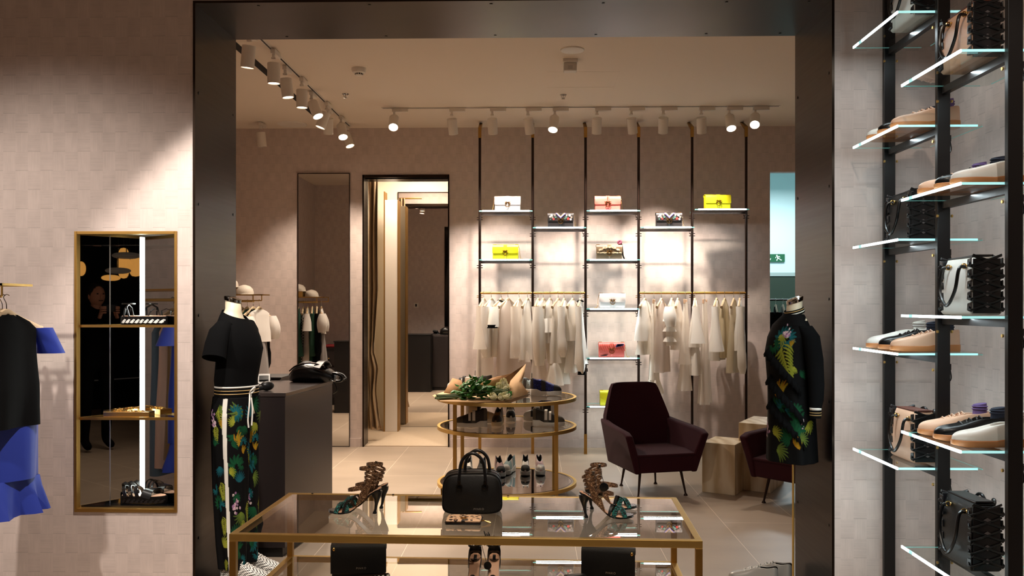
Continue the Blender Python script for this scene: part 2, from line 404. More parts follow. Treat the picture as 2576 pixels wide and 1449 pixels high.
# ------------------------------------------------------------------ ceiling: tracks, spots, fittings
def track(a, b, label, slot=False):
    a, b = Vector(a), Vector(b); L = (b-a).length; o = thing('light_track', label, 'light track', a, math.atan2(b.y-a.y, b.x-a.x))
    m = MB(); m.span((0, -.018, -.004), (L, .018, 0)); m.build('track_rail', M_white, o, smooth=0)
    m = MB(); m.span((.01, -.006, -.0055), (L-.01, .006, -.0035)); m.build('track_slot', M_black, o, smooth=0); return o
SPOT = []
def spot_fix(x, y, tgt, label, e=0, along='x', glow=True, ang=38, c=WARM, blend=.7, r=.046, L=.15, group='track spotlights', bright=False):
    o = thing('track_spotlight', label, 'spotlight', (x, y, CEIL-.0055), 0, group)
    m = MB(); d = (.15, .034, .034) if along == 'x' else (.034, .15, .034); off = (.055, 0) if along == 'x' else (0, .055)
    m.box((off[0], off[1], -.017), d); m.build('adapter', M_white, o, smooth=0, bevel=.002)
    m = MB(); m.tube([(0, 0, -.03), (0, 0, -.066)], .011, 10); m.box((0, 0, -.066), (.03, .02, .012)); m.build('swivel', M_white, o)
    q = Vector((0, 0, -.07)); dr = (Vector(tgt)-Vector((x, y, CEIL-.12))).normalized()
    Mr = dr.to_track_quat('Z', 'Y').to_matrix()
    c0 = q+dr*.02+Vector((0, 0, -.01))
    m = MB(); m.lathe([(r*.6, 0), (r*.98, .002), (r, .006), (r, L), (r*.93, L), (r*.93, L-.012), (r*.1, L-.014)], c0, 24, M=Mr); m.build('lamp_can', M_white, o)
    m = MB(); m.lathe([(r*.90, L-.011), (r*.88, L-.008), (r*.01, L-.008)], c0, 24, M=Mr); m.build('lens', (M_glow if bright else M_glowd) if glow else M_black, o)
    if e:
        w = Vector((x, y, CEIL))+c0+dr*(L+.01)
        l = lamp('SPOT', w, e, c, w+dr, .03, ang, blend)
    return o
YT = 8.3
xa, xb = P(960, 270, YT).x, P(1962, 270, YT).x
track((xa, YT, CEIL), (xb, YT, CEIL), 'thin white light track across the ceiling in front of the handbag wall')
# px of head, target, energy, lens glows toward us
def wl(px, py): return P(px, py, YB)
rowR = [(992, (-1.15, 6.2, 1.0), 80, True), (1136, wl(1195, 860), 150, False), (1238, wl(1262, 800), 165, False), (1328, wl(1400, 860), 165, False),
        (1396, (-.15, 6.95, .8), 150, True), (1502, wl(1490, 760), 165, False), (1588, wl(1640, 850), 165, False), (1669, wl(1655, 740), 165, False),
        (1764, wl(1780, 850), 165, False), (1834, (1.9, 6.6, .5), 75, True), (1900, (1.55, 6.4, 1.4), 80, True)]
nm = ['first', 'second', 'third', 'fourth', 'fifth', 'sixth', 'seventh', 'eighth', 'ninth', 'tenth', 'eleventh']
for i, (px, tg, e, g) in enumerate(rowR):
    spot_fix(P(px, 280, YT).x, YT, tg, f'{nm[i]} can spotlight from the left on the rear track, '+('lens facing us' if g else 'aimed at the wall'),
             e, 'x', True, 52 if not g else 46, c=(1, .86, .74), blend=.85, bright=g)
xT = -1.91
track((xT, 5.0, CEIL), (xT, 9.12, CEIL), 'white light track running toward the back wall on the left of the ceiling')
rowL = [(5.93, (-2.3, 6.3, 0)), (6.36, (-1.9, 6.5, 0)), (6.8, (-1.5, 6.9, 0)), (7.15, (-1.9, 7.2, 0)), (7.62, (-.9, 7.0, 1.0)),
        (8.02, (-2.7, 7.8, 1.0)), (8.25, (-2.15, 9.2, .9)), (8.62, (-1.2, 7.2, .6)), (9.0, (-1.2, 8.6, 1.3))]
rn = ['nearest', 'second nearest', 'third nearest', 'fourth', 'fifth', 'sixth', 'seventh', 'eighth', 'farthest']
for i, (y, tg) in enumerate(rowL):
    spot_fix(xT+(.02 if i % 2 else -.02), y, tg, f'white can spotlight, {rn[i]} of the row on the left ceiling track', 120, 'y', True, 80, bright=i in (4, 7), group='left track spotlights')
spot_fix(-2.78, 8.9, (-2.6, 9.2, .8), 'single white spotlight at the left edge of the inner room by the doorway jamb', 8, 'y', False)
# dark recessed slot along the left
m = MB(); m.span((-2.17, 4.85, CEIL-.004), (-2.11, 9.12, CEIL+.0)); o = m.build('ceiling_slot', mat('slot_black', (14, 8, 8), .9), smooth=0)
tag(o, 'long narrow black slot in the ceiling left of the spotlight track', 'ceiling slot')
def C(px, py):
    rx, k = ray(px); Y = (CEIL-CZ)/((HOR-py)/FPX*k); return Vector((rx*Y, Y, CEIL))
p = C(903, 172); o = thing('smoke_detector', 'round white smoke detector on the ceiling left of centre', 'smoke detector', p)
m = MB(); m.lathe([(.058, 0), (.058, -.016), (.054, -.022), (.05, -.034), (.03, -.042)], n=28); m.build('detector_base', M_white, o)
m = MB(); m.lathe([(.03, -.036), (.03, -.054), (.024, -.058), (.001, -.058)], n=20); m.build('detector_head', M_white, o)
m = MB()
for k in range(10):
    a = k*math.pi/5; m.box((.030*math.cos(a), .030*math.sin(a), -.047), (.003, .008, .011), rot=(0, 0, a))
m.build('vents', M_black, o, smooth=0)
for p, lb in ((C(869, 236), 'small chrome fire sprinkler on the ceiling beneath the smoke detector'), (C(1417, 238), 'small chrome fire sprinkler on the ceiling under the emergency light')):
    o = thing('fire_sprinkler', lb, 'sprinkler', p, 0, 'ceiling sprinklers')
    m = MB(); m.lathe([(.03, 0), (.03, -.004), (.012, -.008)], n=20); m.build('rosette', M_chrome, o)
    m = MB(); m.tube([(-.014, 0, -.006), (-.018, 0, -.02), (0, 0, -.036)], .003, 6); m.tube([(.014, 0, -.006), (.018, 0, -.02), (0, 0, -.036)], .003, 6); m.tube([(0, 0, -.006), (0, 0, -.034)], .004, 6); m.build('sprinkler_yoke', M_chrome, o)
    m = MB(); m.lathe([(.004, -.034), (.017, -.036), (.017, -.038), (.002, -.039)], n=14); m.build('deflector', M_chrome, o)
def speaker(p, r, lb):
    o = thing('ceiling_speaker', lb, 'speaker', p); m = MB(); m.lathe([(r, 0), (r, -.004), (r*.96, -.008), (r*.9, -.006)], n=40); m.build('speaker_rim', M_white, o)
    m = MB(); m.lathe([(r*.91, -.003), (r*.9, -.005), (.001, -.0055)], n=40); m.build('speaker_grille', mat('speaker_grille', (168, 152, 136), .7, noise=.6, nscale=900), o)
speaker(C(1440, 125), .088, 'round ceiling speaker with a white rim above the emergency light')
speaker(C(735, 312), .15, 'large flat round ceiling speaker at the back left corner of the ceiling')
p = C(1434, 152); o = thing('emergency_light', 'small boxy emergency light on the ceiling at centre', 'emergency light', p)
m = MB(); m.box((0, 0, -.012), (.115, .11, .024)); m.build('light_housing', M_white, o, bevel=.003, smooth=0)
m = MB(); m.box((0, .0, -.055), (.10, .075, .065)); m.build('light_diffuser', mat('diffuser', (212, 204, 192), .3), o, bevel=.006)
m = MB(); m.box((0, -.04, -.06), (.035, .006, .022)); m.build('light_badge', M_silver, o, smooth=0)
a, b_ = C(1377, 181), C(1545, 219)
m = MB()
for q0, q1 in (((a.x, b_.y), (b_.x, b_.y)), ((a.x, a.y), (b_.x, a.y)), ((a.x, a.y), (a.x, b_.y)), ((b_.x, a.y), (b_.x, b_.y))):
    m.span((q0[0]-.002, q0[1]-.002, CEIL-.0012), (q1[0]+.002, q1[1]+.002, CEIL))
o = m.build('ceiling_hatch', M_ceil, smooth=0); tag(o, 'faint outline of an access hatch flush with the ceiling', 'access hatch')

# ------------------------------------------------------------------ back wall display unit
YS = 8.85
poles = [P(px, 700, YS).x for px in (1207, 1340, 1473, 1606.5, 1741, 1877)]
unit = thing('display_unit', 'tall dark pole display unit with glowing glass shelves and brass rails on the back wall', 'display unit', (0, YS, 0))
Z = lambda py, px=1500, Y=YS: P(px, py, Y).z
zt_, zb_ = Z(345), .17
for x in poles:
    m = MB(); m.tube([(x, 0, zb_), (x, 0, zt_)], .013, 10); m.tube([(x, .0, zb_), (x, .0, zt_)], .0135, 10); m.build('pole', M_dark, unit)
    m = MB(); m.span((x-.016, -.014, zt_-.005), (x+.016, .014, zt_+.10)); m.loft([[(x-.016, -.014, zt_+.10), (x+.016, -.014, zt_+.10), (x+.016, .014, zt_+.07), (x-.016, .014, zt_+.07)],
        [(x-.016, .18, CEIL), (x+.016, .18, CEIL), (x+.016, .21, CEIL), (x-.016, .21, CEIL)]]); m.build('ceiling_bracket', M_brassd, unit, smooth=0, bevel=.002)
    m = MB(); m.span((x-.015, -.014, 0.0), (x+.015, .014, zb_+.03)); m.span((x-.016, -.03, 0), (x+.016, .03, .006)); m.build('foot', M_brassd, unit, smooth=0, bevel=.002)
shelfz = [(0, 534), (1, 575.5), (2, 534), (3, 575.5), (4, 531.5), (0, 655), (2, 655.5), (2, 777), (2, 899), (2, 1019)]
SH = {}
def wire(m, x, z, s=1): m.tube(smooth_path([(x, -.02, z), (x+s*.012, -.02, z-.03), (x+s*.03, -.015, z-.055)], 5), .0022, 5)
for bay, py in shelfz:
    x0, x1 = poles[bay]+.004, poles[bay+1]-.004; z = Z(py); SH[(bay, py)] = z+.006
    y0, y1 = -.15, .15
    m = MB(); m.prism([(x0-.0, y0+.02), (x0+.03, y0), (x1-.03, y0), (x1, y0+.02), (x1, y1), (x0, y1)], z-.006, z+.006); s_ = m.build('glass_shelf', M_glass, unit, smooth=0)
    m = MB(); m.span((x0+.03, y0-.004, z-.007), (x1-.03, y0+.001, z+.007)); m.build('led_strip', M_led, s_, smooth=0)
    for q0, q1 in (((x1-.03, y0+.008), (x1+.002, y0+.018)), ((x0-.002, y0+.008), (x0+.03, y0+.018)), ((x0, y1-.003), (x1, y1+.001))): m = MB(); m.span((*q0, z-.005), (*q1, z+.005)); m.build('glowing_edge', M_glasse, s_, smooth=0)
    m = MB(); m.span((x0, -.012, z-.030), (x1, .012, z-.0065))
    for x in (x0-.004, x1+.004):
        for dz in (-.05, -.073): m.tube([(x-.03, 0, z+dz), (x+.03, 0, z+dz)], .004, 6)
    wire(m, x1-.03, z-.03); m.build('shelf_bracket', M_dark, s_, smooth=0)
    lamp('AREA', ((x0+x1)/2, YS+y0+.02, z-.012), 1.6, COOL, ((x0+x1)/2, YS+y0+.06, z-1), x1-x0-.06, sy=.02, name='shelf_led')
zr = Z(737)
for a, b2 in ((0, 1), (1, 2), (3, 4), (4, 5)):
    m = MB(); m.tube([(poles[a], 0, zr), (poles[b2], 0, zr)], .0125, 12); r_ = m.build('hanging_rail', M_brassd, unit)
    m = MB()
    for x in (poles[a], poles[b2]):
        for dz in (-.028, -.045): m.tube([(x-.03, 0, zr+dz), (x+.03, 0, zr+dz)], .0035, 6)
    m.build('rail_pins', M_brassd, r_)
RAILZ = zr

# ------------------------------------------------------------------ clutch bags with ring buckles
def bagmat(n, c, noise=.25): return mat(n, c, .45, noise=noise, nscale=500)
def clutch(loc, label, m_body, kind='plain', w=.255, h=.145, d=.07, rz=0, m_belt=None, chain='r'):
    o = thing('clutch_bag', label, 'handbag', loc, rz, 'clutch bags on the back wall shelves'); mb_ = m_body; belt = m_belt or m_body
    m = MB(); m.box((0, 0, h*.48), (w, d, h*.96)); m.build('bag_body', mb_, o, bevel=.008, seg=3)
    # flap: curved cross section over the top down the front
    prof = [(d*.5+.001, h*.86), (d*.46, h*.99), (d*.2, h*1.02), (-d*.3, h*1.01), (-d*.52, h*.95), (-d*.60, h*.8), (-d*.62, h*.42)]
    inn = [(y*.93, z-.004 if z > h*.9 else z) for y, z in prof]
    m = MB(); hw = w*.5+.002
    sec = [p for p in prof]+[p for p in reversed(inn)]
    m.loft([[(x, y, z+(.008 if abs(x) > hw*.97 and i == 6 else 0)) for i, (y, z) in enumerate(sec)] for x in (-hw, -hw*.96, -hw*.5, 0, hw*.5, hw*.96, hw)])
    fm = mb_
    f = m.build('flap', fm, o, smooth=50)
    fy = -d*.62-.001
    if kind != 'none':
        bw = .024 if kind != 'floral' else .022
        m = MB(); m.strap([(0, d*.1, h*1.025), (0, -d*.35, h*1.02), (0, -d*.56, h*.95), (0, -d*.64, h*.8), (0, -d*.66, h*.40), (0, -d*.62, h*.28), (0, -d*.54, h*.06)], [bw*1.4]*4+[bw, bw*.8, bw*.7], .002, (1, 0, 0)); m.build('belt_strap', belt, o)
    # buckle: ring with two birds
    zc = h*.42; m = MB(); rr = .024
    m.tube([(rr*math.cos(a), -.0035, zc+rr*math.sin(a)) for a in [k*2*math.pi/24 for k in range(24)]], .0032, 6, closed=True)
    for s_ in (-1, 1):
        m.tube([(s_*.034, -.004, zc+.030), (s_*.026, -.004, zc+.025), (s_*.015, -.005, zc+.018), (s_*.008, -.005, zc+.006), (s_*.004, -.004, zc-.008)], [.0015, .0032, .0055, .004, .001], 6)
        m.tube([(s_*.022, -.006, zc+.022), (s_*.012, -.006, zc+.030), (s_*.005, -.005, zc+.022)], [.0015, .004, .002], 6)
    b = m.build('ring_buckle', M_gold, o); b.location = (0, fy-.003, 0)
    # chain loops at the top corners and chain down one side
    for s_ in (-1, 1):
        m = MB()
        for k in range(4): m.ball((s_*(w*.5-.006-k*.008), .004, h*1.03), (.0048, .003, .004), 6, k=4)
        m.build('chain_loop', M_gold, o)
    m = MB()
    sx = 1 if chain == 'r' else -1
    pts = smooth_path([(sx*(w*.5), .005, h*1.03), (sx*(w*.5+.012), .005, h*.7), (sx*(w*.5+.018), 0, h*.25), (sx*(w*.5+.028), -.01, .006), (sx*(w*.5+.05), -.02, .005)], 9)
    for k, p in enumerate(pts): m.ball(p, (.0035, .0025, .0042) if k % 2 else (.0022, .0035, .0042), 5, k=4)
    m.build('chain', M_gold, o)
    return o, f, fy
def sx_(px, bay_py, Y=YS-.05):
    return P(px, bay_py[1], Y).x
m_bl = bagmat('blush_leather', (232, 214, 208)); m_co = bagmat('coral_leather', (224, 104, 92)); m_ye = bagmat('yellow_leather', (226, 216, 22)); m_wh = bagmat('white_bag_leather', (240, 232, 228))
m_bk = bagmat('black_bag_leather', (34, 28, 28)); m_tp = bagmat('taupe_leather', (120, 98, 72))
YBG = YS-.06
def put(px, key): return (P(px, key[1], YBG).x, YBG, SH[key]+.001)
clutch(put(1277, (0, 534)), 'blush pink clutch bag on the top left glass shelf', m_bl, chain='l')
o, f, fy = clutch(put(1528, (2, 534)), 'coral clutch bag with studded strap on the top centre glass shelf', m_co)
m = MB()
for k in range(5): m.ball((-.002, -.001, .152-.0-.0145*k-.004), .0032, 8, k=5)
s_ = m.build('studs', M_gold, o); s_.location = (0, fy-.003, -.004)
clutch(put(1804, (4, 531.5)), 'yellow clutch bag on the top right glass shelf', m_ye, rz=.10)
clutch(put(1272, (0, 655)), 'yellow clutch bag on the left glass shelf below the blush bag', m_ye, rz=-.06)
clutch(put(1540, (2, 777)), 'white clutch bag on the centre shelf between the hanging clothes', m_wh, chain='l')
# floral black bags
def floral(key, px, label):
    o, f, fy = clutch(put(px, key), label, m_bk, kind='floral', m_belt=bagmat('black_bag_strap', (30, 24, 24)))
    rr = random.Random(3); m = MB(); h = .145; y = fy-.0015
    def petal(cx, cz, r, mi, n=5):
        for k in range(n):
            a = k*2*math.pi/n; q = (cx+r*.6*math.cos(a), cz+r*.6*math.sin(a))
            m.prism([(q[0]+r*.5*math.cos(t_), q[1]+r*.5*math.sin(t_)) for t_ in [j*2*math.pi/8 for j in range(8)]], y-.0012, y, mi, 'xz')
    for cx, cz, r, mi in ((-.09, .118, .012, 0), (-.105, .105, .010, 0), (-.082, .098, .010, 3), (-.07, .082, .010, 1), (-.05, .10, .010, 2), (-.058, .118, .008, 3), (.09, .118, .012, 0), (.108, .10, .010, 3), (.076, .085, .013, 1), (.10, .078, .010, 0), (.055, .10, .012, 2), (.06, .118, .008, 0), (-.1, .08, .007, 2), (.042, .085, .008, 2)):
        petal(cx, cz, r, mi)
    m.build('flower_print', [mat('print_pink_white', (226, 206, 204), .5), mat('print_red', (208, 70, 66), .5), mat('print_teal', (86, 128, 120), .5), mat('print_grey', (158, 150, 140), .5)], o, smooth=0)
    m = MB()
    for i, (w_, mi) in enumerate(((0, 0), (.010, 1), (.019, 2))):
        a0, a1 = .052-w_*1.0, .0; zb = .088+w_*.9
        m.prism([(-a0-.004, h*.98), (-a0+.004, h*.98), (0, zb+.008), (a0-.004, h*.98), (a0+.004, h*.98), (0, zb-.001)], y-.0015, y, mi, 'xz')
    m.build('chevron', [mat('print_violet', (104, 92, 160), .5), mat('print_cream', (232, 216, 196), .5), mat('print_tan', (186, 150, 120), .5)], o, smooth=0)
    return o
floral((1, 575.5), 1410, 'black floral clutch bag with violet chevron between the blush and coral bags')
floral((3, 575.5), 1682, 'black floral clutch bag with violet chevron between the coral and yellow bags')
# taupe bag with metallic ruffle and pompom
o, f, fy = clutch(put(1532, (2, 655.5)), 'taupe clutch bag with gold ruffle and pink pompom on the centre shelf', m_tp)
m = MB()
arc = [(-.105+.21*k/20, .088+.036*math.sin(math.pi*k/20)) for k in range(21)]
m.strap([(x, fy-.006-.006*math.sin(k*2.1), z+.004*math.sin(k*1.7)) for k, (x, z) in enumerate(arc)], .018, .002, (0, .2, 1)); 
m.strap([(-.12+.24*k/24, fy-.004-.004*math.sin(k*2.3), .066+.002*math.sin(k*1.5)) for k in range(25)], .011, .002, (0, .2, 1))
m.build('ruffle', mat('pale_gold_foil', (232, 212, 176), .3, .5), o)
m = MB(); rr = random.Random(5)
for k in range(26):
    a = rr.uniform(0, 6.28); b2 = rr.uniform(-1, 1); q = math.sqrt(1-b2*b2); m.ball((.105+.018*q*math.cos(a), -.01+.018*q*math.sin(a), .172+.018*b2), .008, 6, k=4)
m.build('pompom', mat('pink_fur', (176, 84, 110), .9), o)
m = MB(); m.strap(smooth_path([(.105, -.01, .165), (.125, -.01, .15), (.132, -.012, .11), (.135, -.014, .05), (.152, -.02, .004)], 5), .014, .003, (1, 0, 0)); m.build('ribbon', M_leather2, o)
# coral quilted bag with wing inlays
o, f, fy = clutch(put(1538, (2, 899)), 'coral quilted clutch bag with dark feather wings below the white bag', m_co)
m = MB()
for k in range(12): m.tube([(-.128+.022*k-.01, fy-.001, .135), (-.128+.022*k+.02, fy-.001, .066)], .0022, 5)
m.build('quilting', m_co, o)
m = MB()
for s_, z0, mi in ((1, .102, 1), (-1, .045, 0)):
    for k in range(7):
        l = .05-.005*k; x0 = s_*(.035+.011*k); zz = z0+s_*(.012+.004*k)*.6
        m.prism([(x0, zz-.006), (x0+s_*.012, zz-.010), (x0+s_*(.012+l*.5), zz+l*.35*s_), (x0+s_*l*.35, zz+l*.35*s_+.006*s_)], fy-.003, fy-.001, mi, 'xz')
m.build('wing_inlay', [mat('wing_black', (30, 30, 36), .5), mat('wing_blue', (44, 66, 130), .5)], o, smooth=0)
clutch(put(1541, (2, 1019)), 'yellow clutch bag on the lowest centre shelf, half hidden by the armchair', m_ye)

# ------------------------------------------------------------------ hangers and garments
def cloth(name, c, rough=.8, var=.03, trans=0.0, alpha=None):
    if name in MATS: return MATS[name]
    mm = mat(name, c, rough, noise=.12, nscale=700, var=var, sheen=.15)
    if trans:
        nt = mm.node_tree; b = nt.nodes['Principled BSDF']; o = nt.nodes['Material Output']
        tl_ = nt.nodes.new('ShaderNodeBsdfTranslucent'); tl_.inputs[0].default_value = lin(c)
        mx = nt.nodes.new('ShaderNodeMixShader'); mx.inputs[0].default_value = trans
        nt.links.new(b.outputs[0], mx.inputs[1]); nt.links.new(tl_.outputs[0], mx.inputs[2]); last = mx
        if alpha:
            tp = nt.nodes.new('ShaderNodeBsdfTransparent'); m2 = nt.nodes.new('ShaderNodeMixShader'); m2.inputs[0].default_value = alpha
            nt.links.new(tp.outputs[0], m2.inputs[1]); nt.links.new(mx.outputs[0], m2.inputs[2]); last = m2
        nt.links.new(last.outputs[0], o.inputs[0])
    return mm
IV = cloth('ivory_cotton', (250, 242, 230), trans=.25); OW = cloth('off_white_silk', (254, 248, 240), .55, trans=.2); CR = cloth('cream_satin', (228, 212, 176), .4, trans=.2)
SHR = cloth('sheer_chiffon', (250, 242, 232), .7, trans=.35, alpha=.68); LACE = cloth('ivory_lace', (226, 212, 200), .7, trans=.3, alpha=.8)
def hanger(loc, rz, label, w=.19, clip=False, m_w=None):
    o = thing('clothes_hanger', label, 'hanger', loc, rz, 'clothes hangers'); m = MB()
    m.tube(smooth_path([(.014, 0, .012), (.0, 0, .0165), (-.015, 0, .004), (-.004, 0, -.018), (0, 0, -.035), (0, 0, -.075)], 5), .0022, 6); m.build('hook', M_chrome, o)
    m = MB()
    if clip:
        m.tube([(-.13, 0, -.075), (.13, 0, -.075)], .004, 6); m.build('crossbar', M_chrome, o); m = MB()
        for s_ in (-1, 1): m.box((s_*.12, 0, -.085), (.028, .02, .045)); 
        m.build('clips', mat('clip_nude', (206, 170, 140), .4), o, bevel=.003)
    else:
        m.tube(smooth_path([(-w, 0, -.145), (-w*.7, 0, -.118), (-w*.25, 0, -.082), (0, 0, -.06), (w*.25, 0, -.082), (w*.7, 0, -.118), (w, 0, -.145)], 4), [.018]+[.015]*11+[.013, .013]+[.015]*10+[.018], 8, flat=.75)
        m.build('hanger_bar', m_w or M_wood, o)
    return o
def ring(z, cx, a, b, amp, k, ph, n=36, cy=0):
    out = []
    for j in range(n):
        t_ = 2*math.pi*j/n; c_, s_ = math.cos(t_), math.sin(t_)
        ex = abs(c_)**.8*(1 if c_ > 0 else -1); ey = abs(s_)**.8*(1 if s_ > 0 else -1)
        f_ = amp*math.sin(k*t_+ph)
        out.append((cx+a*ex+f_*c_*.4, cy+b*ey+f_*(ey if abs(s_) > .2 else 0)*1.0, z))
    return out
def garment(x, rz, label, kind='top', L=.6, m1=None, w=.19, flare=1.0, sleeve=None, sl=.5, m2=None, hang=True, seed=0, clip=False, cat='garment', name='hanging_garment', z=None, Y=None, ruffle=0, thick=.035, trim=None, grp='white clothes on the back wall rails', hl=None, under=None, hm=None):
    z = RAILZ if z is None else z; Y = YS if Y is None else Y; r_ = random.Random(seed*7+1)
    if hang: hanger((x, Y, z), rz, hl or 'hanger of the '+' '.join(label.split()[:12]), w, clip, hm)
    o = thing(name, label, cat, (x, Y, z), rz, grp); m = MB(); m1 = m1 or IV
    k = r_.choice((3, 4, 5)); ph = r_.uniform(0, 6)
    top = -.075 if not clip else -.09
    lv = []; N = 16; sway = r_.uniform(-.02, .02)
    for i in range(N+1):
        t_ = i/N; zz = top-t_*L
        if clip: a = w*(.62+(.32*flare)*t_); b = .014+thick*t_
        elif t_ < .12: a = w*(.30+.62*(t_/.12)**.7); b = .016+.15*thick*(t_/.12)
        else: a = w*(.92+(flare-1)*(t_-.12)-.04*math.sin(math.pi*min(t_*1.6, 1))); b = .02+thick*min(1, t_*1.5)
        lv.append(ring(zz, sway*t_, a, b*(1+.4*flare*t_), .004+.016*t_*flare, k, ph+t_*1.5))
    m.loft(lv, caps=(True, False)); body = m.build('garment_body', m1, o, smooth=60)
    if ruffle:
        m = MB(); z0 = top-L
        m.loft([ring(z0-ruffle*q, sway, w*(.9+(flare-1)*.88)*(1+.22*q+(.04 if q == 0 else 0)), (.03+thick)*(1+.5*q), .004+.03*q, 9, ph) for q in (-.02, 0, .3, .6, 1)], caps=(False, False)); m.build('ruffle_hem', m2 or m1, o, smooth=60)
    if sleeve:
        for s_ in (-1, 1):
            m = MB(); x0 = s_*w*.9; zt2 = top-.062
            n = 10; secs = []
            for i in range(n+1):
                q = i/n; l = sl*q
                if sleeve == 'long': cx = x0+s_*(.02+.035*math.sin(math.pi*q*.6)); rr_ = .046-.012*q+(.012 if .6 < q < .93 else 0)-(.012 if q > .93 else 0)
                elif sleeve == 'short': cx = x0+s_*(.015+l*.45); rr_ = .05+.012*q
                elif sleeve == 'bell': cx = x0+s_*(.02+.05*q); rr_ = .04+.05*q*q
                else: cx = x0+s_*(.03+.04*q); rr_ = .05+.03*math.sin(math.pi*q)
                secs.append(ring(zt2-l, cx, rr_, rr_*.78, .004+.008*q, 3, ph+s_, 16, cy=-.01-.03*q*(s_ == -1)))
            m.loft(secs, caps=(True, False)); m.build('sleeve', m1, o, smooth=60)
            if trim:
                m = MB(); m.loft([ring(zt2-sl+.022, secs and (x0+s_*(.015+sl*.45) if sleeve == 'short' else x0+s_*.04), .066 if sleeve == 'short' else .036, .04, 0, 3, 0, 16, cy=-.01-.03*(s_ == -1)), ring(zt2-sl-.012, x0+s_*(.02+sl*.45) if sleeve == 'short' else x0+s_*.042, .068 if sleeve == 'short' else .036, .042, 0, 3, 0, 16, cy=-.01-.03*(s_ == -1))], caps=(False, False)); m.build('cuff', trim, o)
    if trim:
        m = MB(); m.tube([(w*.32*math.cos(a), .028*math.sin(a), top-.012+.012*math.cos(a)**2) for a in [j*2*math.pi/20 for j in range(20)]], .007, 6, closed=True); m.build('collar', trim, o)
    if kind == 'tiers':
        for zt3 in (.22, .36, .5):
            m = MB(); m.loft([ring(top-L*zt3*1.6-.05*q, 0, w*(.95+.1*q), (.03+thick)*(1+.5*q), .004+.014*q, 9, ph) for q in (0, .5, 1)], caps=(False, False)); m.build('tier', m1, o, smooth=60)
    if kind == 'peplum':
        m = MB(); m.loft([ring(top-L*.42-.14*q, sway*.4, w*(.93+.32*q), (.03+thick)*(1+.6*q), .004+.02*q, 7, ph) for q in (0, .3, .6, 1)], caps=(False, False)); m.build('peplum', m1, o, smooth=60)
    if under:
        mu, lu = under; m = MB(); m.loft([ring(top-L*.7-lu*q, sway, w*(.7+.22*q), .02+.04*q, .004+.02*q, 5, ph) for q in (0, .3, .6, 1)], caps=(False, False)); m.build('underskirt', mu, o, smooth=60)
    return o
E = math.radians
def gx_(px): return P(px, 738, YS).x
def gl(py): return RAILZ-.075-Z(py)
G = [ # px, bottom py, rz(deg from facing us), kwargs, label
 (1217, 953, 68, dict(m1=SHR, w=.16, flare=1.2, sleeve='bell', sl=.42), 'ivory long gown with bell sleeves at the far left end of the rail'),
 (1236, 898, 62, dict(m1=OW, w=.19, sleeve='long', sl=.5, flare=1.1), 'off-white draped blouse, second from the left end'),
 (1261, 896, 58, dict(m1=IV, w=.19, sleeve='short', sl=.2, trim=M_clothb), 'white tee with black collar and black sleeve cuffs'),
 (1278, 940, 55, dict(m1=LACE, w=.19, flare=1.35), 'long ivory lace dress right of the black-cuffed tee'),
 (1306, 900, 64, dict(m1=SHR, w=.18, sleeve='long', sl=.5), 'sheer white blouse with buttoned cuffs'),
 (1327, 903, 66, dict(m1=OW, w=.19, flare=1.1, under=(SHR, .2)), 'white scoop neck tank beside the second pole'),
 (1354, 905, 70, dict(m1=SHR, w=.18, sleeve='long', sl=.40, under=(SHR, .36)), 'sheer pleated dress just right of the second pole'),
 (1367, 845, 62, dict(m1=IV, w=.19, sleeve='puff', sl=.58), 'white cape blouse with long balloon sleeves'),
 (1384, 862, 60, dict(m1=OW, kind='peplum', w=.18, flare=1.0, ruffle=0), 'white blouse with a flared peplum'),
 (1404, 912, 60, dict(m1=IV, w=.17, flare=1.25, ruffle=.22), 'white sleeveless midi dress with a deep ruffled hem'),
 (1419, 880, 68, dict(m1=OW, w=.17, sleeve='long', sl=.5), 'white knitted jumper with long sleeves'),
 (1441, 856, 62, dict(m1=IV, w=.19, flare=1.1, under=(SHR, .44)), 'white boxy top over sheer wide trousers'),
 (1460, 915, 74, dict(m1=OW, w=.19, sleeve='long', sl=.66, trim=M_clothb), 'white hooded jacket against the third pole'),
 (1622, 856, 60, dict(m1=OW, w=.19, flare=1.25, under=(IV, .26)), 'white tank top over cropped trousers right of the fourth pole'),
 (1645, 950, 72, dict(m1=IV, w=.15, flare=.9, clip=True, ruffle=.14), 'long narrow white skirt with a frilled hem on a clip hanger'),
 (1664, 935, 58, dict(m1=LACE, w=.17, flare=1.0), 'blush fishnet knit dress on a bare wooden hanger'),
 (1690, 868, 62, dict(m1=OW, kind='tiers', w=.17, flare=1.0, sleeve='puff', sl=.2), 'white tiered ruffle blouse'),
 (1705, 879, 66, dict(m1=SHR, w=.17, flare=1.0), 'white wrap top with a small ribbon'),
 (1724, 910, 68, dict(m1=SHR, w=.19, clip=True, flare=1.25, under=(SHR, .45)), 'sheer flared skirt on a clip hanger left of the fifth pole'),
 (1748, 872, 70, dict(m1=OW, w=.18, sleeve='bell', sl=.36, under=(OW, .42)), 'white wide-sleeved shirt over straight trousers at the fifth pole'),
 (1773, 1010, 64, dict(m1=SHR, w=.17, clip=True, flare=1.1), 'very long pleated white trousers on a clip hanger'),
 (1803, 905, 62, dict(m1=OW, w=.19, sleeve='bell', sl=.44), 'white blouse with tied flared cuffs'),
 (1823, 898, 60, dict(m1=CR, w=.18, flare=1.2), 'pale yellow satin camisole dress'),
 (1846, 935, 60, dict(m1=cloth('gold_lace', (226, 212, 182), .5, trans=.3, alpha=.8), w=.17, flare=1.35), 'long cream glitter lace dress'),
 (1861, 880, 66, dict(m1=OW, w=.2, sleeve='long', sl=.66), 'white blouse with long ruffled cuff sleeves at the far right end'),
]
